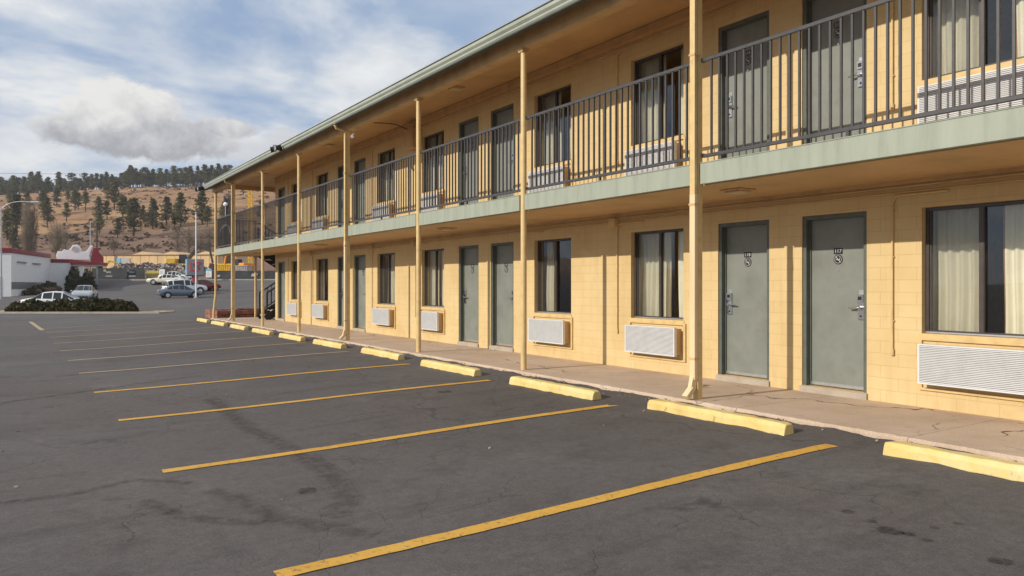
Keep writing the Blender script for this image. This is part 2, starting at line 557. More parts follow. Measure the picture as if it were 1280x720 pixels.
SUN_EL = R(23.6); SUN_AZ = R(-86.3)          # azimuth measured from +y towards +x
sd = Vector((math.sin(SUN_AZ) * math.cos(SUN_EL), math.cos(SUN_AZ) * math.cos(SUN_EL), math.sin(SUN_EL)))
sl = bpy.data.lights.new('sun', 'SUN'); sl.energy = 3.95; sl.angle = R(.5); sl.color = (1, .915, .79)
so = bpy.data.objects.new('sun', sl); COL.objects.link(so)
so.rotation_euler = sd.to_track_quat('Z', 'Y').to_euler(); so.location = (-30, 0, 30)

wd = bpy.data.worlds.new('World'); SC.world = wd; wd.use_nodes = True
wt = wd.node_tree
bg = wt.nodes['Background']; bg.inputs['Strength'].default_value = .1


class WN(NT):
    def __init__(self): self.t = wt


k = WN()
sky = k.n('ShaderNodeTexSky', sky_type='NISHITA', sun_disc=False)
sky.sun_elevation = SUN_EL; sky.sun_rotation = SUN_AZ; sky.altitude = 2100; sky.air_density = 1.0; sky.dust_density = .8; sky.ozone_density = 1.5
tcw = k.n('ShaderNodeTexCoord'); DIR = tcw.outputs['Generated']


def dot(v, c):
    nd = k.n('ShaderNodeVectorMath', operation='DOT_PRODUCT'); k.l(v, nd.inputs[0]); nd.inputs[1].default_value = c
    return nd.outputs['Value']


spw = k.n('ShaderNodeSeparateXYZ'); k.l(DIR, spw.inputs[0])
# high broken layer, projected on a flat ceiling
dz = k.math('ADD', k.math('MAXIMUM', spw.outputs[2], 0.0), .22)
cbw = k.n('ShaderNodeCombineXYZ'); k.l(k.math('DIVIDE', spw.outputs[0], dz), cbw.inputs[0]); k.l(k.math('DIVIDE', spw.outputs[1], dz), cbw.inputs[1])
lay = k.noise(cbw.outputs[0], 1.15, 8, .56, .35)
lay2 = k.noise(cbw.outputs[0], 3.4, 6, .6, .2)
# two cumulus clouds low over the ridge
def hero(px, y):
    u = (px - 640) / 943; v = (356 - y) / 943
    c = Vector((CT * u + ST, CT - ST * u, v)).normalized()
    r = c.cross(Vector((0, 0, 1))).normalized(); up = r.cross(c)
    den = k.math('MAXIMUM', dot(DIR, c), .05)
    return k.math('DIVIDE', dot(DIR, r), den), k.math('DIVIDE', dot(DIR, up), den), k.val(dot(DIR, c), .3, .5)


def ell(a, b, ca, cb, ra, rb):
    x = k.math('DIVIDE', k.math('SUBTRACT', a, ca), ra); y = k.math('DIVIDE', k.math('SUBTRACT', b, cb), rb)
    return k.math('SUBTRACT', 1.0, k.math('SQRT', k.math('ADD', k.math('MULTIPLY', x, x), k.math('MULTIPLY', y, y))))


ha, hb, hm = hero(185, 165)
nv = k.n('ShaderNodeCombineXYZ'); k.l(ha, nv.inputs[0]); k.l(hb, nv.inputs[1])
hn = k.noise(nv.outputs[0], 17, 7, .62, .3); hn2 = k.noise(nv.outputs[0], 42, 6, .65)
P = 1 / 1000.0
e = ell(ha, hb, -12 * P, -12 * P, 100 * P, 22 * P)
for (cx, cy, rx, ry) in ((-28, 38, 44, 24), (-72, -6, 50, 22), (-58, 18, 34, 20), (30, 2, 56, 22), (80, 12, 50, 12), (-5, 16, 56, 26), (8, 34, 34, 18)):
    e = k.math('MAXIMUM', e, ell(ha, hb, cx * P, cy * P, rx * P, ry * P))
e = k.math('ADD', e, k.math('MULTIPLY', k.math('SUBTRACT', hn, .5), 1.7))
e = k.math('ADD', e, k.math('MULTIPLY', k.math('SUBTRACT', hn2, .5), .75))
hero_mask = k.math('MULTIPLY', k.val(e, -.02, .27, 0, .96), hm)
sh = k.math('ADD', k.val(hb, -32 * P, 42 * P), k.math('MULTIPLY', k.math('SUBTRACT', hn, .5), 1.5))
sh = k.math('SUBTRACT', sh, k.math('MULTIPLY', k.val(ha, -60 * P, 120 * P), .22))
sh = k.math('ADD', sh, k.math('MULTIPLY', k.math('SUBTRACT', hn2, .5), .95))
hero_col = k.ramp(sh, [(.05, (3.9, 3.9, 4.2)), (.34, (5.4, 5.4, 5.65)), (.62, (7.2, 7.1, 7.05)), (.9, (8.6, 8.5, 8.2))])
ja, jb, jm = hero(345, 185)
e2 = k.math('MAXIMUM', ell(ja, jb, -12 * P, -8 * P, 52 * P, 20 * P), ell(ja, jb, 10 * P, 8 * P, 34 * P, 20 * P))
e2 = k.math('ADD', e2, k.math('MULTIPLY', k.math('SUBTRACT', hn, .5), 1.4))
mask2 = k.math('MULTIPLY', k.val(e2, .0, .35), jm)
# layer cover: thick to the right and above, opener low on the left
cov = k.math('ADD', k.val(lay, .385, .545, .06, 1.1), k.math('MULTIPLY', k.math('SUBTRACT', lay2, .5), .5))
cov = k.math('ADD', cov, k.val(ha, -.25, .45, -.10, .22))
low = k.val(spw.outputs[2], .08, .24, .16, 0)
cov = k.math('SUBTRACT', cov, low)
cov = k.math('MINIMUM', k.math('MAXIMUM', cov, .14), .96)
blue = k.mix(sky.outputs[0], (2.9, 4.5, 7.1), .66)
lay_col = k.ramp(lay2, [(.3, (6.0, 6.5, 7.4)), (.48, (7.4, 7.7, 8.1)), (.66, (8.8, 8.9, 8.9))])
c = k.mix(blue, lay_col, cov)
c = k.mix(c, (6.9, 6.9, 7.0), k.math('MULTIPLY', mask2, .8))
c = k.mix(c, hero_col, hero_mask)
c = k.mix((1.1, 1.0, .9), c, k.val(spw.outputs[2], -.03, 0.0))
k.l(c, bg.inputs['Color'])

SC.view_settings.view_transform = 'Standard'; SC.view_settings.look = 'None'
SC.view_settings.gamma = 1; SC.view_settings.exposure = 0
SC.cycles.max_bounces = 8; SC.cycles.transparent_max_bounces = 12
SC.cycles.diffuse_bounces = 4

# ------------------------------------------------------------------ ground
def frange(a, b, s):
    r = []
    while a < b - 1e-6: r.append(a); a += s
    return r


ts = [-2500, -1200, -600, -300, -150, -80, -40, -20] + frange(-10, 48, .5) + frange(48, 125, 1.5) + frange(125, 200, 4) + frange(200, 470, 7) + [480, 500, 540, 600, 750, 1000, 1500, 2500, 4500]
ls = [-4000, -2000, -1000, -700, -560, -480] + frange(-420, -130, 9) + frange(-130, -30, 2.5) + frange(-30, 16, .5) + frange(16, 80, 6) + [90, 130, 200, 300, 450, 700, 1200, 2500, 4000]
g = MB(); nl = len(ls)
for t in ts:
    for l in ls:
        x = t * ST + l * CT; y = t * CT - l * ST
        g.v.append((x, y, ground(x, y)))
for i in range(len(ts) - 1):
    for j in range(nl - 1):
        g.f.append((i * nl + j, i * nl + j + 1, (i + 1) * nl + j + 1, (i + 1) * nl + j))
        g.m.append(1 if ts[i] > 119 else 0); g.sm.append(True)
go = g.build('ground', [M['asphalt'], M['hill']]); tag(go, kind='structure')
# make sure it faces up
if go.data.polygons[0].normal.z < 0: go.data.flip_normals()


def strip(name, pts, w, mat, lift=.006, kind='structure', step=.5, jit=0.0):
    """painted band that follows the ground"""
    m = MB(); P_ = [Vector((p[0], p[1])) for p in pts]
    fine = []
    for a, b in zip(P_, P_[1:]):
        n = max(1, int((b - a).length / step))
        fine += [a.lerp(b, i / n) for i in range(n)]
    fine.append(P_[-1])
    for i, p in enumerate(fine):
        q_ = i
        d = (fine[min(i + 1, len(fine) - 1)] - fine[max(i - 1, 0)]).normalized(); nn = Vector((-d.y, d.x)) * (w[i * (len(w) - 1) // max(1, len(fine) - 1)] if isinstance(w, list) else w) / 2
        for s in (1, -1):
            q = p + nn * s * (1 + jit / .06 * 1.6 * mnoise.noise((q_ * .31 + p.x, s * 5, p.y * 3)) if jit else 1); m.v.append((q.x, q.y, ground(q.x, q.y) + lift))
    for i in range(len(fine) - 1):
        m.f.append((2 * i, 2 * i + 1, 2 * i + 3, 2 * i + 2)); m.m.append(0); m.sm.append(False)
    o = m.build(name, mat)
    if o.data.polygons[0].normal.z < 0: o.data.flip_normals()
    if kind: tag(o, kind=kind)
    return o


def unproj(px, py):
    """first guess of a ground spot seen at a pixel, refined on the sloping lot"""
    z = 0
    for _ in range(12):
        t = 943 * (EYE - z) / (py - 356.0); x, y = site(px, t); z = ground(x, y)
    return x, y


# bay lines, one every 2.70 m, from near the wheel stops out into the lot
rights = [(1040, 557), (769, 506.5), (612, 475.7), (512, 455.2), (437, 439.5), (382, 428.5)]
lefts = [(345, 720), (203, 590), (148, 526), (117.5, 491), (98.5, 467), (84.5, 451)]
ends = [(unproj(*a), unproj(*b)) for a, b in zip(lefts, rights)]
(lx, ly), (rx, ry) = ends[-1]
for i in range(1, 6):
    ends.append(((lx - .02 * i, ly + 2.69 * i), (rx, ry + 2.70 * i)))
for i, (a, b) in enumerate(ends):
    strip('parking_line', [a, b], .12, M['line'] if i < 4 else M['line_old'], step=.06, jit=.006)
a0, a1, a2 = unproj(-60, 404), unproj(38, 402.3), unproj(53, 413)
strip('parking_line', [a0, a1], .14, M['line_old']); strip('parking_line', [a1, a2], .14, M['line_old'])
for pts, w in (([(265, 498), (290, 520), (312, 536), (345, 552), (372, 566), (398, 582), (422, 602), (434, 622), (426, 640), (408, 648)], .20),
               ([(262, 612), (290, 622), (318, 634), (350, 650), (390, 656), (425, 662), (470, 670)], .16),
               ([(0, 504), (60, 496), (130, 486), (200, 476), (250, 470)], .12), ([(180, 626), (225, 645), (270, 652), (330, 654)], .12),
               ([(0, 630), (90, 618), (170, 600), (240, 604)], .10)):
    for f_, lf in ((1.3, .003), (.95, .004), (.6, .005)): strip('tyre_mark', [unproj(*p) for p in pts], w * f_, M['skid'], lf, step=.1)
for px, py, r in ((1112, 664, .06), (1136, 668, .03), (1158, 676, .028), (1088, 652, .03), (1168, 660, .022), (1198, 655, .025), (1060, 640, .035), (384, 614, .07), (556, 490, .08), (1250, 702, .05)):
    x, y = unproj(px, py); m = MB(); n = 18
    vs = []
    for j in range(n):
        q = r * (1 + .4 * mnoise.noise((math.cos(j * .7) + px, math.sin(j * .7), py)))
        xx, yy = x + math.cos(2 * math.pi * j / n) * q * 1.1, y + math.sin(2 * math.pi * j / n) * q * 1.3
        vs.append((xx, yy, ground(xx, yy) + .0035))
    m.add(vs, [tuple(range(n))]); tag(m.build('oil_stain', M['oil']), kind='structure')

# walkway slab with a broken outer edge
m = MB(); S0, S1 = -1.2, 31.05
yy = S0; pr = []
while yy <= S1:
    pr.append((6.335 + .022 * mnoise.noise((0, yy * 3, 0)) + .030 * mnoise.noise((3, yy * 11, 0)), yy)); yy += .06
for i, (x, y) in enumerate(pr):
    zz = W + .010 * mnoise.noise((9, y * 9, 0)) - .010
    m.v += [(x, y, -.2), (x - .004, y, zz - .012), (x + .016, y, W), (8.03, y, W)]
for i in range(len(pr) - 1):
    for q in range(3):
        m.f.append((4 * i + q, 4 * i + q + 1, 4 * i + 4 + q + 1, 4 * i + 4 + q)); m.m.append(1 if q < 2 else 0); m.sm.append(False)
m.box(8.03, 12.6, 28.19, S1, -.2, W)
wk = m.build('walkway', [M['walk'], M['walk']], recalc=False); tag(wk, kind='structure')
if wk.data.polygons[2].normal.z < 0: wk.data.flip_normals()
SC.cycles.use_denoising = True

# ------------------------------------------------------------------ motel
XF = 8.03                                   # face of the front wall
UP = 2.68                                   # upper floor above the walkway
Y0, Y1, XB = -1.2, 28.18, 16.0
DOOR_AX = [-1.2, 6.0, 13.24, 20.62, 28.05]
WIN_AX = [2.43, 9.59, 16.86, 24.38]
motel = thing('motel_building', (0, 0, 0), 'two storey tan block motel with a railed balcony, grey green room doors and steel posts', 'motel')

doors = []                                   # (y0, y1, far?, index)
for i, a in enumerate(DOOR_AX):
    if i > 0: doors.append((a - 1.08, a - .24, False))
    if i < 4: doors.append((a + .24, a + 1.08, True))
doors.sort()
nums = [116, 117, 118, 119, 120, 121, 122, 123]
wins = []
for a in WIN_AX: wins += [(a - 1.87, a - .76, False), (a + .76, a + 1.87, True)]
wins.sort()

holes = []
for lv in (0, 1):
    b = W + lv * UP
    for y0, y1, f in doors: holes.append((y0, y1, b + (.075 if lv == 0 else .0), b + 2.135))
    for y0, y1, f in wins: holes.append((y0, y1, b + .785, b + 2.12))
ysn = sorted({Y0, Y1} | {h[0] for h in holes} | {h[1] for h in holes})
zsn = sorted({0.0, W + 5.3} | {h[2] for h in holes} | {h[3] for h in holes})
def solid(i, j):
    if not (0 <= i < len(ysn) - 1 and 0 <= j < len(zsn) - 1): return False
    cy = (ysn[i] + ysn[i + 1]) / 2; cz = (zsn[j] + zsn[j + 1]) / 2
    return not any(h[0] < cy < h[1] and h[2] < cz < h[3] for h in holes)
m = MB(); XI = XF + .2
for i in range(len(ysn) - 1):
    for j in range(len(zsn) - 1):
        if not solid(i, j): continue
        a, b, c, d = ysn[i], ysn[i + 1], zsn[j], zsn[j + 1]
        m.quad((XF, b, c), (XF, a, c), (XF, a, d), (XF, b, d)); m.quad((XI, a, c), (XI, b, c), (XI, b, d), (XI, a, d))
        if not solid(i - 1, j): m.quad((XF, a, c), (XI, a, c), (XI, a, d), (XF, a, d))
        if not solid(i + 1, j): m.quad((XI, b, c), (XF, b, c), (XF, b, d), (XI, b, d))
        if not solid(i, j - 1): m.quad((XF, b, c), (XI, b, c), (XI, a, c), (XF, a, c))
        if not solid(i, j + 1): m.quad((XF, a, d), (XI, a, d), (XI, b, d), (XF, b, d))
m.box(XI, XB, Y1 - .2, Y1, 0, W + 5.3); m.box(XI, XB, Y0, Y0 + .2, 0, W + 5.3); m.box(XB - .2, XB, Y0 + .2, Y1 - .2, 0, W + 5.3)
m.build('wall', M['wall'], motel)
m = MB()
xs0, xs1 = XI + .01, XB - .21
for a in DOOR_AX[1:4] + WIN_AX: m.box(xs0, xs1, a - .06, a + .06, W, W + 5.2)
m.box(xs0, xs1, Y0 + .21, Y1 - .21, W + 2.42, W + 2.66); m.box(xs0, xs1, Y0 + .21, Y1 - .21, 0, W - .01); m.box(xs0, xs1, Y0 + .21, Y1 - .21, W + 5.21, W + 5.29)
m.build('room_partition', M['room'], motel)

# balcony slab, fascia, trims
m = MB(); m.box(6.545, XF - .003, Y0, 31.0, W + 2.43, W + 2.675); m.box(XF - .003, XF + .12, 28.2, 31.0, W + 2.432, W + 2.672)
m.build('balcony_floor', M['soffit'], motel)
POSTS = [-1.12, 2.35, 6.03, 9.56, 13.17, 16.88, 20.54, 24.2, 27.95, 30.9]
PX = 6.50
for a, b in zip(POSTS, POSTS[1:]):
    m = MB(); m.box(6.475, 6.54, a + .085, b - .06, W + 2.44, W + 2.682)
    m.box(6.468, 6.475, a + .085, b - .06, W + 2.672, W + 2.682)
    m.build('balcony_fascia', M['green'], motel, bevel=.003)
m = MB(); m.box(6.56, 8.15, 31.003, 31.03, W + 2.44, W + 2.682); m.build('balcony_fascia', M['green'], motel, bevel=.003)
m = MB()
for z in (2.36, 2.30): m.tube([(XF - .02, Y0 + .05, W + z), (XF - .02, Y1 - .05, W + z)], .011, 8)
m.box(XF - .018, XF + .001, Y0, Y1, W + 2.385, W + 2.43)
m.build('ceiling_trim', M['tan_brown'], motel)
m = MB(); m.box(XF - .035, XF + .001, Y0, Y1, W + 5.07, W + 5.24)
m.box(XF - .05, XF - .035, Y0, Y1, W + 5.10, W + 5.13); m.tube([(XF - .03, Y0 + .05, W + 5.01), (XF - .03, Y1 - .05, W + 5.01)], .012, 8)
m.build('ceiling_trim', M['tan_brown'], motel)

# roof, soffits, beam, gutter
m = MB()
prof = [(6.2, W + 5.17), (12, W + 6.45), (17.8, W + 5.17), (17.8, W + 5.09), (16.2, W + 5.25), (6.44, W + 5.25), (6.2, W + 5.085)]
m.prism(prof, Y0 - .3, 31.33, 0)
for i, f in enumerate(m.f):
    if i in (2, 3, 4, 5, 6, 7, 8): m.m[i] = 1
m.build('roof', [M['shingle'], M['soffit']], motel, recalc=True)
m = MB(); m.box(6.44, 6.64, Y0, 31.2, W + 4.905, W + 5.247); m.build('eave_beam', M['tan_brown'], motel, bevel=.006)
m = MB(); m.box(6.645, 15.9, 31.06, 31.2, W + 5.10, W + 5.247); m.build('eave_beam', M['soffit'], motel)
m = MB()
gp = [(6.245, W + 5.035), (6.175, W + 5.035), (6.15, W + 5.065), (6.15, W + 5.09), (6.118, W + 5.125), (6.118, W + 5.172), (6.13, W + 5.18), (6.137, W + 5.165), (6.19, W + 5.15), (6.19, W + 5.18), (6.245, W + 5.18)]
m.prism(gp, Y0 - .3, 31.36, 0); gu = m.build('gutter', M['gutter'], motel, recalc=True)
m = MB(); m.box(6.10, 6.20, Y0 - .3, 31.34, W + 5.186, W + 5.20); m.build('drip_edge', M['alu'], gu)
m = MB(); m.box(6.15, 6.26, Y0 - .3, 31.35, W + 5.008, W + 5.03); m.build('drip_edge', M['gutter_dark'], gu)

# posts and downspouts
def post(y, x=PX, top=W + 4.905, big=False):
    m = MB()
    if y > 30 and x < 7: m.tube([(x - .07, y + .04, W - .01), (x - .055, y + .03, W + .35), (x, y, W + .9), (x, y, top)], .047, 14)
    elif big: m.box(x - .038, x + .032, y - .041, y + .041, W - .01, top)
    else: m.tube([(x, y, W - .01), (x, y, top)], .047, 16)
    p = m.build('post', M['tan'], motel)
    c = MB(); c.box(x - .075, x + .075, y - .07, y + .07, top - .02, top + .001); c.box(x - .06, x + .06, y - .06, y + .06, top - .05, top - .02)
    c.build('cap_plate', M['tan_brown'], p)
    return p
for q, y in enumerate(POSTS): post(y, big=q in (2, 5, 8))
post(30.9, 8.02, W + 2.43); post(30.9, 12.3, W + 5.1)
for y in (POSTS[2], POSTS[5], POSTS[8]):
    x = PX - .067
    m = MB()
    def rect_tube(pts, w, d, mi=0):
        vs = []
        for (px_, pz) in pts:
            vs += [(px_ - d / 2, y - w / 2, pz), (px_ + d / 2, y - w / 2, pz), (px_ + d / 2, y + w / 2, pz), (px_ - d / 2, y + w / 2, pz)]
        fs = []
        for i in range(len(pts) - 1):
            for q in range(4): fs.append((4 * i + q, 4 * i + (q + 1) % 4, 4 * i + 4 + (q + 1) % 4, 4 * i + 4 + q))
        fs += [(3, 2, 1, 0), tuple(len(vs) - 4 + q for q in range(4))]
        m.add(vs, fs, mi)
    rect_tube([(x, W + 2.32), (x, W + 4.88)], .076, .05)
    rect_tube([(x + .002, W + .22), (x + .002, W + 2.325)], .082, .056, 1)
    m.bar((x + .002, y, W + .25), (x - .03, y, W + .12), .082, .056, 1); m.bar((x - .025, y, W + .13), (x - .13, y, W + .03), .082, .056, 1)
    m.tube([(6.19, y, W + 5.05), (6.19, y, W + 4.99), (6.22, y + .01, W + 4.94), (x - .01, y, W + 4.90), (x, y, W + 4.80)], .036, 12)
    d = m.build('downspout', [M['tan'], M['tan_pale']], motel, bevel=.008)
    for z in (.45, 2.2, 3.9):
        b = MB(); b.box(x - .031, PX - .01, y - .046, y + .046, W + z, W + z + .025); b.build('strap', M['tan_brown'], d)

# railings
RX = 6.535
bal = MB(); bal.box(-.0105, .0105, -.0105, .0105, W + 2.775, W + 3.835); bal_me = bal.mesh('baluster', M['rail'])
far_bal = MB()
for n_, (a, b) in enumerate(zip(POSTS, POSTS[1:])):
    a2, b2 = a + .085, b - .06
    r = empty('railing', (RX, (a + b) / 2, 0), parent=motel); yc = (a + b) / 2
    m = MB(); m.box(-.02, .02, a2 - yc, b2 - yc, W + 3.833, W + 3.872); m.build('top_rail', M['rail'], r, bevel=.003)
    m = MB(); m.box(-.016, .016, a2 - yc, b2 - yc, W + 2.744, W + 2.782); m.build('bottom_rail', M['rail'], r, bevel=.003)
    m = MB()
    for y in (a2 - .02, b2 + .0):
        for z in (2.755, 3.835): m.box(-.022, .022, y - yc - .006, y - yc + .03, W + z - .006, W + z + .036)
    m.build('bracket', M['black'], r)
    m = MB(); m.box(-.014, .014, -.016, .016, W + 2.672, W + 2.752); m.build('foot', M['rail'], r)
    cnt = max(6, round((b2 - a2) / .113)); st = (b2 - a2) / cnt
    for q in range(1, cnt):
        y = a2 + st * q
        if 0 < n_ < 4: inst('baluster', bal_me, r, (0, y - yc, 0))
        else: far_bal.box(RX - .009, RX + .009, y - .009, y + .009, W + 2.775, W + 3.835)
for (xa, xb, ya, yb) in ((6.6, 8.1, 30.97, 30.97),):
    r = empty('railing', (0, 0, 0), parent=motel)
    m = MB(); m.box(xa, xb, ya - .02, ya + .02, W + 3.835, W + 3.865); m.build('top_rail', M['rail'], r)
    m = MB(); m.box(xa, xb, ya - .016, ya + .016, W + 2.752, W + 2.782); m.build('bottom_rail', M['rail'], r)
    q = xa + .118
    while q < xb: far_bal.box(q - .008, q + .008, ya - .008, ya + .008, W + 2.775, W + 3.835); q += .118
tag(far_bal.build('baluster', M['rail'], motel), kind='stuff')

# doors
D0, D1, DZ0, DZ1 = -.42, .42, .075, 2.135
leaf = MB(); leaf.box(.105, .15, D0 + .05, D1 - .05, DZ0 + .02, DZ1 - .05); leaf_me = leaf.mesh('door', M['door'])
fr = MB()
for y0, y1 in ((D0, D0 + .05), (D1 - .05, D1)): fr.box(.018, .155, y0 + .001, y1 - .001, DZ0, DZ1 - .001)
fr.box(.018, .155, D0 + .05, D1 - .05, DZ1 - .05, DZ1 - .001)
for y0, y1 in ((D0 + .05, D0 + .065), (D1 - .065, D1 - .05)): fr.box(.085, .104, y0, y1, DZ0, DZ1 - .05)
fr_me = fr.mesh('frame', M['frame_green'])
swp = MB(); swp.box(.092, .106, D0 + .052, D1 - .052, DZ0 + .012, DZ0 + .05); swp.box(.085, .1, D0 + .052, D1 - .052, DZ0 + .02, DZ0 + .028)
swp_me = swp.mesh('door_sweep', M['alu'])
sil = MB(); sil.box(-.03, .16, D0 - .015, D1 + .015, -.01, DZ0 - .003); sil_me = sil.mesh('sill', M['concrete'])
sil2 = MB(); sil2.box(.0, .16, D0 + .001, D1 - .001, .0, DZ0 + .01); sil2_me = sil2.mesh('sill', M['alu'])

def handle_mesh(s):                          # s = +1 lock at the far (+y) edge
    h = MB(); yc = s * (.42 - .05 - .075)
    h.box(.085, .105, yc - .038, yc + .038, .90, 1.10, 0); h.box(.065, .105, yc - .036, yc + .036, 1.10, 1.19, 0); h.box(.10, .106, yc - .03, yc + .03, 1.19, 1.24, 1)
    h.box(.06, .066, yc - .02, yc + .02, 1.125, 1.165, 2)
    h.tube([(.09, yc, 1.035), (.045, yc, 1.035)], .02, 14)
    h.tube([(.05, yc, 1.035), (.042, yc - s * .03, 1.037), (.045, yc - s * .13, 1.03)], [.016, .013, .009], 10)
    h.disc((.086, yc, .94), .012, (-1, 0, 0), .006, 12, 2)
    return h.mesh('handle', [M['chrome'], M['alu'], M['black']])
hm_ = {True: handle_mesh(1), False: handle_mesh(-1)}
peep = MB(); peep.disc((.105, 0, 1.47), .011, (-1, 0, 0), .006, 12); peep_me = peep.mesh('peephole', M['chrome'])

def plate_mesh(num):
    p = MB(); p.box(.099, .105, -.056, .056, 1.665, 1.735, 0)
    vs, fs = text_faces(str(num))
    p.add([(.0975, -a * .062, 1.698 + b * .062) for a, b, c in vs], fs, 1)
    return p.mesh('number_plate', [M['sign_black'], M['sign_white']])
ns = MB(); ns.disc((.105, 0, 1.60), .058, (-1, 0, 0), .005, 28, 0)
n = 28
def ring(x, r0, r1, zc, mi):
    vs = []
    for q in range(n):
        a = 2 * math.pi * q / n; vs += [(x, math.cos(a) * r0, zc + math.sin(a) * r0), (x, math.cos(a) * r1, zc + math.sin(a) * r1)]
    ns.add(vs, [(2 * q, 2 * q + 1, (2 * q + 3) % (2 * n), (2 * q + 2) % (2 * n)) for q in range(n)], mi)
ring(.0985, .041, .046, 1.60, 1)
ns.add([(.0982, .034, 1.632), (.0982, .028, 1.638), (.0982, -.034, 1.568), (.0982, -.028, 1.562)], [(0, 1, 2, 3)], 1)
ns.add([(.0984, .026, 1.594), (.0984, .026, 1.603), (.0984, -.026, 1.603), (.0984, -.026, 1.594)], [(0, 1, 2, 3)], 1)
ns.add([(.0984, -.018, 1.607), (.0984, -.018, 1.622), (.0984, -.024, 1.622), (.0984, -.024, 1.607)], [(0, 1, 2, 3)], 1)
ns_me = ns.mesh('no_smoking_sign', [M['sign_black'], M['sign_white']])
for lv in (0, 1):
    for (y0, y1, far), num in zip(doors, nums):
        d = bpy.data.objects.new('door', leaf_me); COL.objects.link(d); d.parent = motel; d.location = (XF, (y0 + y1) / 2, W + lv * UP)
        inst('frame', fr_me, d); inst('door_sweep', swp_me, d); inst('sill', sil_me if lv == 0 else sil2_me, d)
        inst('handle', hm_[far], d); inst('peephole', peep_me, d)
        inst('number_plate', plate_mesh(num + 100 * lv), d); inst('no_smoking_sign', ns_me, d)

# windows with curtains, air conditioners
WH = .555; WZ0, WZ1 = .785, 2.12
fm = MB()
for y0, y1 in ((-WH + .001, -WH + .036), (WH - .036, WH - .001)): fm.box(.075, .135, y0, y1, WZ0 + .001, WZ1 - .001)
for z0, z1 in ((WZ0 + .001, WZ0 + .036), (WZ1 - .036, WZ1 - .001)): fm.box(.075, .135, -WH + .036, WH - .036, z0, z1)
fm.box(.085, .13, -.026, .026, WZ0 + .036, WZ1 - .036); fm.box(.080, .086, -.02, .02, WZ0 + .037, WZ1 - .037)
for y in (-WH + .037, WH - .055): fm.box(.09, .125, y, y + .018, WZ0 + .036, WZ1 - .036)
fm.box(.070, .0755, -WH + .002, WH - .002, WZ0 + .004, WZ0 + .02, 1)
fm_me = fm.mesh('window_frame', [M['bronze'], M['alu']])
gl = MB(); gl.quad((.108, WH - .037, WZ0 + .037), (.108, .026, WZ0 + .037), (.108, .026, WZ1 - .037), (.108, WH - .037, WZ1 - .037)); gp1 = gl.mesh('pane', M['glass'])
gl = MB(); gl.quad((.118, -.026, WZ0 + .037), (.118, -WH + .037, WZ0 + .037), (.118, -WH + .037, WZ1 - .037), (.118, -.026, WZ1 - .037)); gp2 = gl.mesh('pane', M['glass'])
scr = MB(); scr.quad((.098, WH - .037, WZ0 + .037), (.098, .026, WZ0 + .037), (.098, .026, WZ1 - .037), (.098, WH - .037, WZ1 - .037)); scr_me = scr.mesh('insect_screen', M['bug'])
sl_ = MB(); sl_.box(-.012, .07, -WH - .02, WH + .02, WZ0 - .05, WZ0 - .002); sl_me = sl_.mesh('sill', M['tan'])

def curtain(y0, y1, seed, name='curtain'):
    rnd = random.Random(seed); m = MB(); nn = max(10, int((y1 - y0) / .008)); ph = rnd.uniform(0, 6)
    fq = rnd.uniform(50, 62)
    rows = 7
    for r_ in range(rows + 1):
        z = .72 + (2.16 - .72) * r_ / rows
        for q in range(nn + 1):
            y = y0 + (y1 - y0) * q / nn
            a = math.sin(y * fq + ph + 1.6 * mnoise.noise((y * 3, seed, 0)) + .35 * math.sin(z * 2 + seed)) * (.026 - .008 * r_ / rows)
            a += .02 * mnoise.noise((y * 7, seed, z * .8))
            m.v.append((.245 + a, y + .012 * math.sin(z * 3 + seed) * (1 - r_ / rows), z))
    for r_ in range(rows):
        for q in range(nn):
            b = r_ * (nn + 1) + q
            m.f.append((b, b + nn + 1, b + nn + 2, b + 1)); m.m.append(1 if (q in (0, 1, 2) or q >= nn - 3) else 0); m.sm.append(True)
    return m.mesh(name, [M['curtain'], M['lining']])

# body of an air conditioner
ac = MB(); ac.box(-.105, -.004, -.50, .50, .285, .665); ac_me = ac.mesh('air_conditioner', M['tan_brown'])
gr = MB(); gr.box(-.145, -.12, -.522, .522, .272, .682, 1)
for y0, y1 in ((-.525, -.505), (.505, .525)): gr.box(-.17, -.122, y0, y1, .27, .685)
for z0, z1 in ((.27, .285), (.67, .685)): gr.box(-.17, -.122, -.505, .505, z0, z1)
for q in range(22):
    z = .288 + q * .01745
    gr.add([(-.168, -.505, z), (-.168, .505, z), (-.152, .505, z + .009), (-.152, -.505, z + .009), (-.168, -.505, z + .0105), (-.168, .505, z + .0105)], [(0, 1, 5, 4), (4, 5, 2, 3), (1, 0, 3, 2)])
gr_me = gr.mesh('grille', [M['ac_white'], M['ac_dark']])
slv = MB()
for y0, y1 in ((-.60, -.565), (.555, .59)): slv.box(-.03, -.001, y0, y1, .19, .74)
for z0, z1 in ((.19, .215), (.715, .74)): slv.box(-.03, -.001, -.565, .555, z0, z1)
slv_me = slv.mesh('wall_sleeve', M['tan'])
styles = [((-.66, -.13), (.02, .74)), ((-.66, -.13), (.03, .74)), ((-.66, -.20, ), (-.10, .74)), ((-.42, -.36), (.22, .50)), ((-.5, .02), (.1, .74)), ((-.66, -.2), (.0, .4)), ((-.2, .1), (.2, .74)), ((-.66, -.1), (.06, .74))]
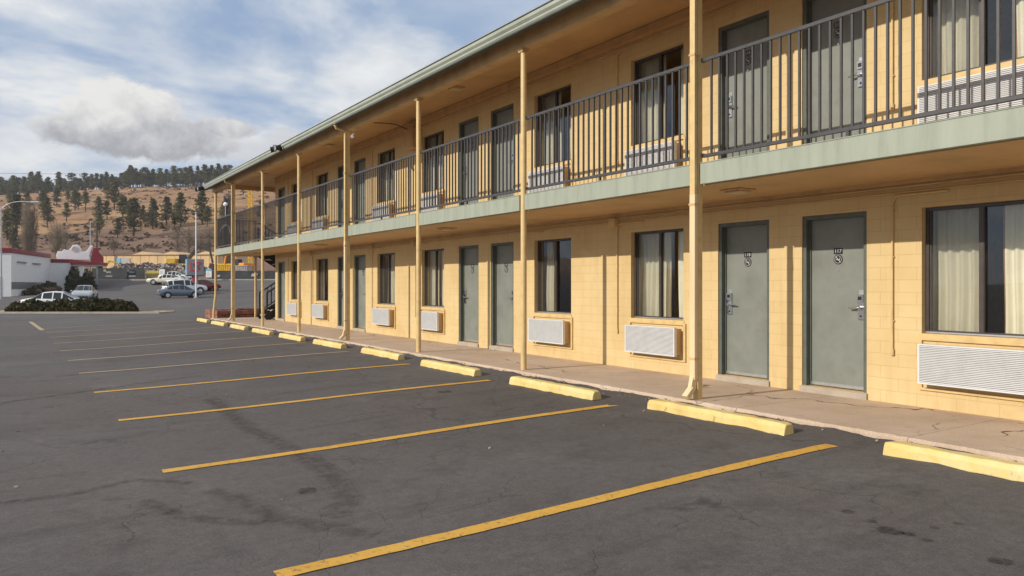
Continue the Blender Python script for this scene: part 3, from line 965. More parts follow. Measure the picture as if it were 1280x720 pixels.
for lv in (0, 1):
    for q, (y0, y1, far) in enumerate(wins):
        yc = (y0 + y1) / 2; z = W + lv * UP
        w = bpy.data.objects.new('window', fm_me); COL.objects.link(w); w.parent = motel; w.location = (XF, yc, z)
        inst('pane', gp1, w); inst('pane', gp2, w); inst('insect_screen', scr_me, w); inst('sill', sl_me, w)
        (a, b), (c, d) = styles[q]
        if lv: (a, b), (c, d) = ((-.66, -.22), (.05, .74)) if q % 2 else ((-.66, -.26), (.0, .74))
        inst('curtain', curtain(a, b, q * 7 + lv + 1), w); inst('curtain', curtain(c, d, q * 11 + lv * 3 + 2), w)
        a_ = bpy.data.objects.new('air_conditioner', ac_me); COL.objects.link(a_); a_.parent = motel; a_.location = (XF, yc - .015, z)
        inst('grille', gr_me, a_); inst('wall_sleeve', slv_me, a_)

# conduits, junction boxes, ceiling lights
def conduit(y, lv):
    z = W + lv * UP
    m = MB(); zt = 2.27 if lv == 0 else 2.33
    m.tube([(XF - .022, y - .6, z + zt), (XF - .022, y - .09, z + zt), (XF - .022, y - .03, z + zt - .02), (XF - .022, y, z + zt - .09), (XF - .022, y, z + .56)], .0115, 8)
    m.tube([(XF - .018, y, z + .60), (XF - .018, y, z + .53)], .02, 8)
    c = m.build('conduit', M['tan'], motel)
    for zz in (.9, 1.6, 2.1):
        b = MB(); b.box(XF - .024, XF - .001, y - .022, y + .022, z + zz, z + zz + .012); b.build('clip', M['tan'], c)
for a in WIN_AX:
    for lv in (0, 1): conduit(a + 2.18, lv); conduit(a - .46, lv)
for y, z, s in ((9.18, W + 2.29, .075), (16.42, W + 2.29, .06), (19.0, W + 2.31, .05), (24.0, W + 2.3, .05)):
    m = MB(); m.box(XF - .10, XF - .001, y - s, y + s, z - s, z + s * .9); m.build('junction_box', M['tan'], motel, bevel=.005)
m = MB(); m.box(XF - .22, XF - .04, 16.15, 16.62, W + 4.55, W + 5.02); m.build('junction_box', M['tan_brown'], motel, bevel=.006)
m = MB(); m.tube([(7.6, 16.9, W + 5.2), (7.62, 16.7, W + 5.16), (7.83, 16.4, W + 5.0)], .012, 6); m.tube([(6.5, 17.0, W + 4.98), (7.0, 16.9, W + 5.17), (7.6, 16.85, W + 5.2)], .01, 6); m.build('cable', M['black'], motel)
m = MB(); m.tube([(6.60, 16.74, W + 4.86), (6.60, 16.74, W + 4.80)], .014, 8); m.tube([(6.60, 16.76, W + 4.80), (6.50, 16.62, W + 4.73)], [.04, .04], 12); m.disc((6.50, 16.62, W + 4.73), .036, (-.6, -.8, -.4), .01, 12)
m.build('security_camera', M['ac_white'], motel)
for a in DOOR_AX[1:] + [2.4]:
    for x, z in ((7.15, W + 2.43), (7.35, W + 5.25)):
        if a > 28: a = 27.2
        m = MB(); m.prism([(x - .15, a - .15), (x + .15, a - .15), (x + .15, a + .15), (x - .15, a + .15)], z - .02, z - .001, 0, 'z'); m.prism([(x - .11, a - .11), (x + .11, a - .11), (x + .11, a + .11), (x - .11, a + .11)], z - .045, z - .02, 1, 'z')
        m.build('ceiling_light', [M['tan_brown'], M['lamp_lens']], motel, bevel=.008)

def flood(y, dy):
    m = MB(); m.box(6.08, 6.16, y - .03, y + .03, W + 5.0, W + 5.16); m.bar((6.12, y, W + 5.05), (6.03, y + dy, W + 5.02), .03, .03)
    f = m.build('floodlight', M['black'], motel)
    for s in (-.13, .13):
        h = MB(); c = Vector((6.0, y + dy + s, W + 5.06)); h.tube([c + Vector((.07, 0, .07)), c, c + Vector((-.10, s * .4, -.02))], [.03, .07, .085], 12)
        h.disc(c + Vector((-.101, s * .4, -.02)), .075, (-1, s * 2, -.2), .004, 12, 1)
        h.build('lamp_head', [M['black'], M['steel']], f)
flood(20.95, 0.0); flood(31.3, .12)

# stair at the far end of the motel
st = empty('staircase', (0, 0, 0), parent=motel)
NS = 7; RUN = .28; RISE = UP / 15
def flight(x0, z0, sgn, ya, yb, n):
    """n risers going up towards sgn x from (x0, z0)"""
    for q in range(n - 1):
        m = MB(); xa = x0 + sgn * RUN * q; xb = xa + sgn * (RUN + .03); z = z0 + RISE * (q + 1)
        m.box(min(xa, xb), max(xa, xb), ya + .03, yb - .03, z - .05, z - .004); m.build('step', M['concrete'], st)
    xe = x0 + sgn * RUN * (n - 1); ze = z0 + RISE * n
    for y in (ya, yb):
        m = MB(); m.bar((x0 - sgn * .05, y, z0 + .04), (xe, y, ze - .12), .05, .26); m.build('stringer', M['black'], st)
        h = empty('handrail', (0, 0, 0), parent=st)
        m = MB(); m.bar((x0, y, z0 + 1.0), (xe, y, ze + .86), .04, .045); m.bar((x0, y, z0 + .3), (xe, y, ze + .16), .03, .03)
        for q in range(1, 13):
            f = q / 13; x = x0 + (xe - x0) * f; zb = z0 + .3 + (ze - .14 - z0) * f
            m.box(x - .009, x + .009, y - .009, y + .009, zb, zb + .70)
        for x, za, zb in ((x0, z0, z0 + 1.03), (xe, ze - .15, ze + .9)): m.box(x - .022, x + .022, y - .022, y + .022, za, zb)
        m.build('rail', M['black'], h)
flight(7.78, W, 1, 28.38, 29.38, 8)
flight(9.74, W + RISE * 8, -1, 29.62, 30.66, 7)
m = MB(); m.box(9.72, 10.9, 28.35, 30.7, W + RISE * 8 - .16, W + RISE * 8 - .003); m.build('landing', M['concrete'], st)
for y in (28.42, 30.62):
    m = MB(); m.box(10.76, 10.86, y - .05, y + .05, W - .05, W + RISE * 8 - .16); m.build('leg', M['black'], st)

# ------------------------------------------------------------------ wheel stops
stop_spots = []
for px, py in ((980, 545.5), (740, 501), (592, 471), (497, 450.5), (425.5, 436.5), (375, 427)):
    stop_spots.append(unproj(px, py))
x0, y0 = stop_spots[0]; stop_spots.insert(0, (x0 + .02, y0 - 2.72))
lx, ly = stop_spots[-1]
for i in range(1, 6): stop_spots.append((lx, ly + 2.71 * i))
stop_lab = ['yellow concrete parking stop nearest the camera, running out of frame on the right',
            'yellow concrete parking stop in front of the door numbered 118, beside the nearest downspout',
            'yellow concrete parking stop just right of the foot of the second thin post',
            'yellow concrete parking stop before the doors 119 and 120, right of a thin post',
            'yellow concrete parking stop between the second downspout and the thin post right of it',
            'yellow concrete parking stop whose right end lies just left of the second downspout foot',
            'yellow concrete parking stop with its right end in front of the last room window downstairs',
            'yellow concrete parking stop just right of the farthest big downspout post, facing the last door',
            'yellow concrete parking stop directly in front of the farthest downspout foot',
            'yellow parking stop by the bent end post, second farthest of the row',
            'small yellow parking stop at the far end of the row, by the stone planter corner',
            'yellow concrete parking stop']
def stop_mesh(seed):
    rnd = random.Random(seed); bm = bmesh.new()
    prof = [(-.075, 0), (-.075, .075), (-.052, .112), (.052, .112), (.075, .075), (.075, 0)]
    L = 1.80; ny = 30
    rings = []
    for j in range(ny + 1):
        y = L * j / ny; e = min(1, min(j, ny - j) / 1.0); rg = []
        for a, b in prof:
            nz = .009 * mnoise.noise((a * 30 + seed * 7, y * 9, b * 30))
            k = .80 if e < 1 else 1.0
            rg.append(bm.verts.new((a * (k if b > .05 else 1) + nz, y + (0 if e else 0), b * (1 if e == 1 else (.90 if b > .05 else 1)) + nz * .7)))
        rings.append(rg)
    for a, b in zip(rings, rings[1:]):
        for q in range(6): bm.faces.new((a[q], a[(q + 1) % 6], b[(q + 1) % 6], b[q]))
    bm.faces.new(rings[0][::-1]); bm.faces.new(rings[-1])
    bmesh.ops.recalc_face_normals(bm, faces=bm.faces)
    me = bpy.data.meshes.new('parking_stop'); bm.to_mesh(me); bm.free(); me.materials.append(M['yellow_stop'])
    return me
for i, (x, y) in enumerate(stop_spots[:11]):
    o = bpy.data.objects.new('parking_stop', stop_mesh(i)); COL.objects.link(o)
    o.location = (x + .075, y, ground(x, y) + .001); o.rotation_euler = (0, 0, R([0, -.3, .3, 0, -.4, .2, 0, 0, 0, .8, -.5][i]))
    b = o.modifiers.new('edge', 'BEVEL'); b.width = .008; b.segments = 2; b.limit_method = 'ANGLE'; b.angle_limit = R(25)
    tag(o, stop_lab[i], 'parking stop', 'yellow parking stops along the walkway')

# ------------------------------------------------------------------ materials of the background
M['hedge'] = mat_foliage('juniper_leaves', ((.030, .036, .013), (.062, .066, .024), (.16, .115, .045)), 2.6, .75, .2)
M['pine'] = mat_foliage('pine_needles', ((.10, .098, .044), (.145, .138, .062), (.20, .18, .085)), .45, .75, .35)
M['bark'] = paint('pine_bark', (.085, .055, .040), .9, 0, .2, 3)
M['twig'] = mat_foliage('bare_twigs', ((.13, .095, .07), (.20, .155, .115), (.26, .20, .15)), .5, .9)
M['scrub'] = mat_foliage('dry_scrub', ((.075, .052, .036), (.13, .09, .06), (.19, .13, .085)), .2, .9)
M['rest_white'] = paint('white_tiled_wall', (.80, .80, .79), .5, 0, .04, 2)
M['rest_red'] = paint('dark_red_fascia', (.22, .018, .028), .45, 0, .08, 2)
M['rest_grey'] = paint('steel_band', (.32, .33, .34), .35, .5, .08, 2)
M['redstone'] = paint('red_sandstone', (.30, .135, .095), .85, 0, .35, 4, .2, bump=.6)
M['soil'] = paint('dark_soil', (.10, .065, .045), .95, 0, .3, 3)
M['dirt'] = paint('tan_dirt', (.40, .29, .185), .95, 0, .2, 1.5)
M['timber'] = paint('tan_cladding', (.72, .50, .26), .7, 0, .08, .8, streak=True)
M['rubble'] = paint('demolition_rubble', (.20, .155, .13), .95, 0, .4, .8)
M['rub_l'] = paint('pale_rubble', (.50, .44, .40), .95, 0, .2, 1)
M['rub_d'] = paint('dark_rubble', (.08, .06, .055), .95, 0, .2, 1)
M['mesh_black'] = paint('black_fence_cloth', (.045, .045, .048), .8, 0, .35, .6)
M['mark_grey'] = paint('pale_printed_mark', (.42, .43, .43), .7, 0, .1, 3)
M['banner_y'] = paint('yellow_banner', (.55, .42, .07), .6, 0, .2, 2)
M['mach_y'] = paint('yellow_machine_paint', (.75, .45, .03), .4, 0, .12, 2)
M['mach_o'] = paint('orange_machine_paint', (.72, .29, .03), .45, 0, .12, 2)
M['tyre'] = paint('tyre_rubber', (.018, .018, .018), .8)
M['carglass'] = paint('car_window_glass', (.014, .017, .02), .06, 0, .02, 3, .6)
M['lampred'] = paint('red_lamp_plastic', (.30, .01, .01), .2, 0, .02)
M['lampclear'] = paint('clear_lamp_plastic', (.62, .63, .64), .12, 0, .02)
M['blue_sign'] = paint('light_blue_sign_face', (.22, .45, .62), .35, 0, .04, 2)
M['grey_sign'] = paint('grey_sign_face', (.32, .30, .30), .35, 0, .05, 2)
M['red_sign'] = paint('red_sign_paint', (.62, .05, .06), .4, 0, .05, 2)
M['pinkpole'] = paint('faded_red_pole', (.66, .13, .16), .5, 0, .06, 2)
M['teal'] = paint('green_street_sign', (.02, .17, .12), .5)
M['wood'] = paint('weathered_pole_wood', (.10, .065, .045), .9, 0, .2, 2)


def carpaint(name, col, metal=0.0): return paint(name, col, .22, metal, .03, 3, .6)


def at(px, py, t):
    x, y = site(px, t)
    return Vector((x, y, EYE + (356 - py) * t / 943))


FACE = -TH                                   # rotation of a thing that faces the same way as the site plan's sight line

# ------------------------------------------------------------------ cars
CARS = {  # stations: x, sill z, belt z, roof z, half width, half roof width
    'sedan': [(-2.25, .42, .72, .74, .66, .60), (-2.18, .30, .86, .88, .80, .66), (-1.75, .25, .93, .98, .88, .68), (-1.45, .24, .94, 1.03, .89, .68), (-.85, .22, .93, 1.40, .90, .58), (-.2, .22, .91, 1.46, .90, .60), (.35, .22, .89, 1.42, .90, .60), (1.15, .22, .88, .97, .89, .72), (1.7, .24, .82, .87, .87, .70), (2.12, .27, .70, .73, .78, .62), (2.26, .36, .56, .60, .62, .52)],
    'suv': [(-2.33, .42, .78, .80, .76, .66), (-2.27, .34, 1.02, 1.10, .88, .72), (-2.08, .32, 1.06, 1.68, .92, .70), (-1.5, .30, 1.06, 1.77, .93, .72), (-.2, .30, 1.04, 1.78, .93, .72), (.45, .30, 1.03, 1.73, .93, .70), (1.15, .30, 1.02, 1.14, .92, .76), (1.8, .32, .97, 1.04, .90, .72), (2.25, .36, .86, .90, .82, .66), (2.38, .44, .68, .72, .70, .58)],
    'wagon': [(-2.55, .40, .74, .76, .78, .66), (-2.5, .32, .86, .90, .86, .70), (-2.0, .28, .90, .95, .90, .72), (-1.25, .26, .90, .98, .91, .72), (-.75, .25, .90, 1.32, .92, .60), (-.1, .25, .89, 1.38, .92, .62), (.45, .25, .88, 1.34, .92, .62), (1.0, .26, .87, .93, .92, .76), (1.8, .27, .83, .86, .91, .74), (2.5, .30, .76, .78, .86, .72), (2.6, .38, .62, .64, .80, .68)],
}
WHEELS = {'sedan': (-1.38, 1.38, .32), 'suv': (-1.42, 1.46, .37), 'wagon': (-1.5, 1.62, .33)}


def car(kind, px, t, yaw, paintm, name, label, cat='car', zoff=0.0):
    x, y = site(px, t)
    c = thing(name, (x, y, ground(x, y) + zoff), label, cat, rz=yaw)
    # tilt to the slope
    h = Vector((math.cos(yaw), math.sin(yaw))); L = 1.3
    c.rotation_euler[1] = -math.atan2(ground(x + h.x * L, y + h.y * L) - ground(x - h.x * L, y - h.y * L), 2 * L)
    st_ = CARS[kind]; b = MB(); gl_ = MB(); rows = []
    for (sx, zs, zb, zr, hw, hr) in st_:
        rows.append([(sx, -hw * .92, zs), (sx, -hw, zs + (zb - zs) * .45), (sx, -hw * .985, zb - .06), (sx, -hw * .95, zb), (sx, -hr, zr - .03 * (zr - zb > .2)), (sx, -hr * .7, zr), (sx, 0, zr + .02 * (zr - zb > .2)),
                     (sx, hr * .7, zr), (sx, hr, zr - .03 * (zr - zb > .2)), (sx, hw * .95, zb), (sx, hw * .985, zb - .06), (sx, hw, zs + (zb - zs) * .45), (sx, hw * .92, zs)])
    n = 13
    for r_ in rows: b.v += r_
    for i in range(len(rows) - 1):
        g0 = st_[i][3] - st_[i][2] > .25; g1 = st_[i + 1][3] - st_[i + 1][2] > .25
        for q in range(n - 1):
            f = (i * n + q, (i + 1) * n + q, (i + 1) * n + q + 1, i * n + q + 1)
            side = q in (3, 8); top = q in (4, 5, 6, 7)
            glassy = (side and (g0 and g1)) or (top and (g0 != g1)) or (side and g0 != g1)
            b.f.append(f); b.m.append(0); b.sm.append(True)
            if glassy:
                p = [Vector(b.v[j]) for j in f]; ce = sum(p, Vector()) / 4
                k_ = .86 if side else .9
                nn = (p[1] - p[0]).cross(p[3] - p[0]).normalized()
                if nn.dot(ce - Vector((0, 0, .6))) < 0: nn = -nn
                gl_.add([ce + (v_ - ce) * k_ + nn * .012 for v_ in p], [(0, 1, 2, 3)])
        b.f.append((i * n, i * n + n - 1, (i + 1) * n + n - 1, (i + 1) * n)); b.m.append(0); b.sm.append(False)
    b.f.append(tuple(range(n))[::-1]); b.m.append(0); b.sm.append(False)
    b.f.append(tuple((len(rows) - 1) * n + q for q in range(n))); b.m.append(0); b.sm.append(False)
    body = b.build('body', paintm, c, recalc=True)
    gl_.build('window', M['carglass'], c)
    xr, xf, rw = WHEELS[kind]; hw = .90 if kind != 'suv' else .93
    for wx in (xr, xf):
        for s in (-1, 1):
            a_ = MB(); a_.disc((wx, s * (hw - .16), rw + .02), rw + .07, (0, s, 0), .168, 24); a_.build('wheel_arch', M['black'], c)
            w_ = empty('wheel', (wx, s * (hw - .06), rw), parent=c)
            t_ = MB(); t_.disc((0, -s * .12, 0), rw, (0, s, 0), .20, 24); t_.build('tyre', M['tyre'], w_)
            r_ = MB(); r_.disc((0, s * .08, 0), rw * .66, (0, s, 0), .012, 20)
            for q in range(5):
                an = 2 * math.pi * q / 5; r_.bar((0, s * .094, 0), (math.cos(an) * rw * .6, s * .094, math.sin(an) * rw * .6), .02, .05)
            r_.build('rim', M['alu'], w_)
    xb, xn = st_[1], st_[-2]
    for s in (-1, 1):
        h_ = MB(); h_.box(xn[0] - .10, xn[0] + .06, min(s * .45, s * .74), max(s * .45, s * .74), xn[2] - .12, xn[2] - .01); h_.build('headlight', M['lampclear'], c, bevel=.03)
        h_ = MB(); h_.box(xb[0] - .05, xb[0] + .12, min(s * .50, s * .80), max(s * .50, s * .80), xb[2] - .16, xb[2] - .02); h_.build('taillight', M['lampred'], c, bevel=.02)
        h_ = MB(); h_.box(.75, .90, min(s * .9, s * 1.06), max(s * .9, s * 1.06), st_[6][2] - .02, st_[6][2] + .12); h_.build('mirror', paintm, c, bevel=.03)
    h_ = MB(); h_.box(st_[-1][0] - .06, st_[-1][0] + .03, -.55, .55, .34, .46); h_.build('bumper', M['black'], c, bevel=.02)
    h_ = MB(); h_.box(st_[0][0] - .03, st_[0][0] + .08, -.62, .62, .40, .54); h_.build('bumper', paintm, c, bevel=.02)
    return c


silver = carpaint('silver_car_paint', (.50, .52, .54), .5)
white_c = carpaint('white_car_paint', (.78, .79, .80))
slate = carpaint('slate_blue_car_paint', (.16, .20, .26), .35)
cream = carpaint('cream_car_paint', (.72, .68, .56))
darkred = carpaint('dark_red_car_paint', (.20, .012, .018))
car('sedan', 74, 53, FACE + R(16), white_c, 'parked_car', 'white sedan partly hidden behind the low hedge, nearest car of all')
car('sedan', 106, 71, FACE + R(-68), silver, 'parked_car', 'small silver car facing the camera beside the diner, just past the hedge')
car('sedan', 224.5, 83, FACE + R(36), slate, 'parked_car', 'slate blue sedan parked side on in front of the white wagon')
car('suv', 231, 88, FACE + R(42), white_c, 'parked_car', 'tall white wagon with dark windows parked just behind the slate blue sedan')
car('sedan', 252, 93, FACE + R(48), darkred, 'parked_car', 'dark red car half hidden behind the white wagon and the white pole')
car('wagon', 210, 104, FACE + R(182), cream, 'parked_car', 'long cream old saloon standing up the slope at the kerb of the far road')
car('sedan', 219, 112, FACE + R(5), white_c, 'parked_car', 'distant white car just behind the long cream saloon')

# ------------------------------------------------------------------ traffic island with hedge
hx0, hy0 = site(13, 40.5); hx1, hy1 = site(168, 40.5)
ix0, iy0 = site(-60, 40.2); ix1, iy1 = site(207, 40.2)
dv = Vector((ix1 - ix0, iy1 - iy0)).normalized(); nv_ = Vector((-dv.y, dv.x))
m = MB(); L = (Vector((ix1, iy1)) - Vector((ix0, iy0))).length
for q in range(60):
    a = q / 60 * L; b = (q + 1) / 60 * L
    for (o0, o1, z, mi) in ((-.75, -.60, .09, 1), (-.60, 1.0, .06, 0), (1.0, 1.15, .09, 1)):
        p = [Vector((ix0, iy0)) + dv * s + nv_ * o for s, o in ((a, o0), (b, o0), (b, o1), (a, o1))]
        zz = [-.12 + z + (.02 * mnoise.noise((v_.x * 2, v_.y * 2, 0)) if mi == 0 else 0) for v_ in p]
        m.add([(v_.x, v_.y, w_) for v_, w_ in zip(p, zz)] + [(v_.x, v_.y, -.3) for v_ in p], [(0, 1, 2, 3), (0, 4, 5, 1), (2, 6, 7, 3)] + ([(1, 5, 6, 2)] if q == 59 else []), mi)
tag(m.build('traffic_island', [M['dirt'], M['concrete']]), kind='structure')


def bush_mass(p0, p1, lumps, name, label, cat, mat, leaf_s, count, core=True):
    """clumped shrubs between two plan points; lumps = (fraction, half length, half depth, height)"""
    p0 = Vector(p0); p1 = Vector(p1); d = p1 - p0; L = d.length; d.normalize(); nn = Vector((-d.y, d.x))
    base = (p0 + p1) / 2; t_ = thing(name, (base.x, base.y, ground(base.x, base.y)), label, cat)
    m = MB(); cm = MB(); tot = sum(a * h for _, a, _, h in lumps)
    for i, (fr_, hl, hd, ht) in enumerate(lumps):
        c = d * (L * (fr_ - .5))
        if core: cm.blob((c.x, c.y, ht * .42), (hl * .72, hd * .72, ht * .42), i, .3)
        for _ in range(int(count * hl * ht / tot)):
            u_ = random.gauss(0, 1); v_ = random.gauss(0, 1); w_ = abs(random.gauss(0, 1)); k_ = (u_ * u_ + v_ * v_ + w_ * w_) ** .5
            r_ = random.uniform(.72, 1.04) * (1 + .22 * mnoise.noise((u_ / k_ * 2.2 + i * 5, v_ / k_ * 2.2, w_ / k_ * 2.2)))
            q = c + d * (u_ / k_ * hl * r_) + nn * (v_ / k_ * hd * r_)
            m.leaf((q.x, q.y, max(.02, w_ / k_ * ht * r_)), leaf_s * random.uniform(.6, 1.3), 0, 0, random.choice((.5, 1.6)))
    m.build('foliage', mat, t_)
    if core: cm.build('branches', M['soil'], t_)
    return t_
bush_mass((hx0, hy0), (hx1, hy1), [(.06, .55, .6, .55), (.17, .75, .7, .68), (.30, .7, .75, .60), (.42, .75, .7, .74), (.55, .8, .75, .70), (.68, .75, .7, .80), (.80, .7, .75, .74), (.91, .65, .65, .66), (.97, .35, .5, .45)],
          'hedge', 'low dark olive hedge with brown tips on the traffic island', 'hedge', M['hedge'], .055, 12000)

# planter with a red stone wall beside the stair
pl = thing('stone_planter', (7.6, 31.7, 0), 'low planter walled with rough red sandstone at the far end of the walkway', 'planter')
m = MB(); rnd = random.Random(4)
for (x0, x1, ya, yb) in ((-1.02, 3.2, -.58, -.36), (-1.02, 3.2, 1.35, 1.57)):
    for row in range(2):
        x = x0
        while x < x1:
            w_ = rnd.uniform(.26, .5)
            m.box(x + .006, x + w_ - .006, ya + rnd.uniform(-.025, .02), yb, row * .19, row * .19 + .18 + rnd.uniform(-.015, .01)); x += w_
y = -.35
while y < 1.34:
    w_ = rnd.uniform(.25, .45)
    for row in range(2): m.box(-1.02 + rnd.uniform(-.02, .02), -.80, y + .006, min(1.345, y + w_ - .006), row * .19, row * .19 + .18)
    y += w_
m.build('wall', M['redstone'], pl, bevel=.02)
m = MB(); m.box(-.80, 3.2, -.36, 1.35, 0, .29); m.build('soil', M['soil'], pl)

# ------------------------------------------------------------------ diner
bx, by = site(14, 88); rz = -math.atan2(4.4, 17.5); bz = .12
rs = thing('diner_building', (bx, by, bz), 'white flat roofed diner with a dark red parapet band at the left', 'diner', rz=rz)
H = 5.55; Lm = 18.0
m = MB(); m.box(-14, 0, 0, Lm, -1, H - .55); m.box(-14, 2.6, Lm, Lm + 9, -1, 4.35); m.build('wall', M['rest_white'], rs)
m = MB(); m.box(-14.12, .12, -.12, Lm + .1, H - .55, H); m.box(.13, 2.75, Lm - .1, Lm + 9.1, 4.35, 4.85); m.box(2.75, 6.4, Lm - 1.2, Lm + 5, 4.05, 4.5); m.build('parapet', M['rest_red'], rs, bevel=.03)
m = MB(); m.box(2.8, 6.3, Lm - 1.1, Lm + 4.9, 3.95, 4.045); m.build('canopy', M['rest_white'], rs)
m = MB(); m.box(.001, .03, .02, Lm - .02, .75, 1.6); m.box(.03, .045, .02, Lm - .02, 1.14, 1.18); m.build('steel_band', M['rest_grey'], rs)
for y0 in (2.2, 9.0):
    m = MB(); m.box(.003, .16, y0, y0 + 3.8, 3.93, 4.09); m.build('wall_lamp', M['rest_grey'], rs, bevel=.02)
m = MB(); m.box(-1.9, -1.0, -.04, -.001, .0, 2.15); m.build('door', M['frame_green'], rs)
m = MB()
for x in (3.2, 6.0): m.box(x - .1, x + .1, Lm - .9, Lm - .7, -1, 4.05)
m.build('canopy_post', M['rest_grey'], rs)
# roof sign seen from its side: white curved plates with a red block
rs2 = thing('rooftop_sign', (0, 0, 0), 'white scrollwork rooftop sign with a deep red block on the diner roof', 'sign')
rs2.location = rs.matrix_world @ Vector((0, 0, 0)) if False else (bx, by, bz); rs2.rotation_euler = (0, 0, rz)
m = MB()
def plate(cx, cz, r, th, seg=18, hole=0.0): m.disc((cx, Lm + 3.0, cz), r, (0, -1, 0), th, seg)
m.prism([(.3, 4.85), (4.5, 4.85), (4.4, 5.6), (4.9, 6.9), (4.6, 7.0), (4.0, 6.1), (3.4, 6.0), (3.3, 6.6), (2.9, 7.05), (2.3, 7.0), (2.0, 6.5), (1.7, 6.2), (1.2, 6.35), (.9, 6.0), (.4, 6.1), (.2, 5.5)], Lm + 2.7, Lm + 3.0)
m.build('scroll_panel', M['rest_white'], rs2, bevel=.05)
m = MB()
for cx, cz, r in ((2.6, 6.35, .40),): m.disc((cx, Lm + 2.67, cz), r, (0, -1, 0), .03, 16)
m.build('recess', M['rub_l'], rs2)
m = MB(); m.prism([(4.5, 4.5), (6.2, 4.5), (6.2, 5.3), (5.6, 6.0), (5.6, 6.6), (4.9, 6.6)], Lm + 2.6, Lm + 3.0); m.build('red_block', M['rest_red'], rs2, bevel=.04)
ca, sa = math.cos(rz), math.sin(rz)
def rloc(x, y): return (bx + x * ca - y * sa, by + x * sa + y * ca)
bush_mass(rloc(1.1, 3.6), rloc(1.1, 14.5), [(.1, 1.6, .8, .8), (.35, 2.0, .9, 1.15), (.6, 2.0, .9, 1.3), (.85, 2.0, 1, 1.6)], 'shrub', 'low dark rounded shrubs along the shaded side wall of the diner', 'shrub', M['hedge'], .12, 2600)
for fx, fy, hh, lab in ((3.4, Lm - 2.2, 3.3, 'tall dark evergreen shrub against the end of the diner under the canopy'), (4.9, Lm - 1.6, 2.9, 'dark evergreen shrub at the outer corner of the diner canopy')):
    p = rloc(fx, fy); bush_mass((p[0] - .3, p[1]), (p[0] + .3, p[1]), [(.5, 1.0, 1.0, hh), (.1, .8, .8, hh * .7)], 'shrub', lab, 'shrub', M['hedge'], .14, 1500)

# ------------------------------------------------------------------ poles, signs, wires
def base_at(px, t):
    x, y = site(px, t); return x, y, ground(x, y)


x, y, z = base_at(1.5, 78)
sl_t = thing('street_lamp', (x, y, z), 'tall steel street lamp with a curved arm at the left edge, behind the diner corner', 'street lamp', rz=FACE)
hp = EYE + (356 - 258) * 78 / 943 - z
m = MB(); m.tube([(0, 0, 0), (0, 0, hp)], [.09, .055], 10); m.build('pole', M['steel'], sl_t)
m = MB(); m.tube([(0, 0, hp - .3), (.5, 0, hp + .15), (1.2, 0, hp + .42), (2.0, 0, hp + .5), (3.2, 0, hp + .46)], .045, 8); m.build('arm', M['steel'], sl_t)
m = MB(); m.box(3.1, 4.0, -.16, .16, hp + .36, hp + .52); m.build('lamp_head', M['steel'], sl_t, bevel=.05)

x, y, z = base_at(245, 82.5)
fp = thing('flagpole', (x, y, z), 'slim white pole standing in the lot in front of the slate blue sedan', 'pole', rz=FACE)
m = MB(); m.tube([(0, 0, 0), (0, 0, 9.2)], [.085, .06], 12); m.build('shaft', M['white'], fp)
m = MB(); m.blob((0, 0, 9.27), .12, 1, 0); m.build('finial', M['steel'], fp); m = MB(); m.disc((0, 0, 0), .22, (0, 0, 1), .12, 14); m.build('footing', M['concrete'], fp)

x, y, z = base_at(243.5, 90)
sg = thing('pole_sign', (x, y, z), 'box sign with a light blue side and red script, on a faded red pole', 'sign', rz=FACE + R(30))
m = MB(); m.box(-.33, .33, -.25, .25, -.1, 2.1); m.build('pole', M['pinkpole'], sg, bevel=.02)
m = MB(); m.box(-.95, .95, -.6, .6, 2.1, 4.05); m.build('cabinet', M['grey_sign'], sg, bevel=.03)
m = MB(); m.box(-.97, -.951, -.55, .55, 2.16, 3.99); m.box(-.99, .99, -.62, .62, 2.02, 2.1, 1); m.build('side_panel', [M['blue_sign'], M['black']], sg)
m = MB(); m.box(-.88, .88, -.62, -.601, 2.18, 3.97); m.build('sign_face', M['grey_sign'], sg)
m = MB()
m.tube([(.55, -.635, 3.6), (.2, -.635, 3.75), (-.25, -.635, 3.5), (-.1, -.635, 3.25), (.35, -.635, 3.15), (.45, -.635, 2.85), (.1, -.635, 2.6), (-.45, -.635, 2.75)], .09, 6)
m.tube([(-.7, -.635, 2.5), (-.5, -.635, 3.1), (-.55, -.635, 3.6)], .06, 6); m.tube([(.3, -.635, 3.3), (.75, -.635, 3.55)], .05, 6)
m.build('lettering', M['red_sign'], sg)

def pole_thing(px, t, top_y, name, label, mat, r, cross=False, sign=False):
    x, y, z = base_at(px, t); hh = EYE + (356 - top_y) * t / 943 - z
    p = thing(name, (x, y, z), label, 'pole', rz=FACE)
    m = MB(); m.tube([(0, 0, 0), (0, 0, hh)], [r * 1.2, r], 8); m.build('shaft', mat, p)
    if cross:
        m = MB()
        for dz_ in (.6, 2.6): m.box(-1.3, 1.3, -.06, .06, hh - dz_, hh - dz_ + .14)
        m.build('crossarm', M['wood'], p)
    if sign:
        m = MB(); m.box(-.1, 1.0, -.06, -.13, hh * .35, hh * .35 + .7); m.build('street_sign', M['teal'], p)
    return p
pole_thing(113, 115, 276, 'light_pole', 'thin grey metal pole with a small green sign near the end of the diner', M['steel'], .075, False, True)
pole_thing(121, 150, 279, 'utility_pole', 'dark wooden utility pole just right of the thin grey metal pole', M['wood'], .16, True)
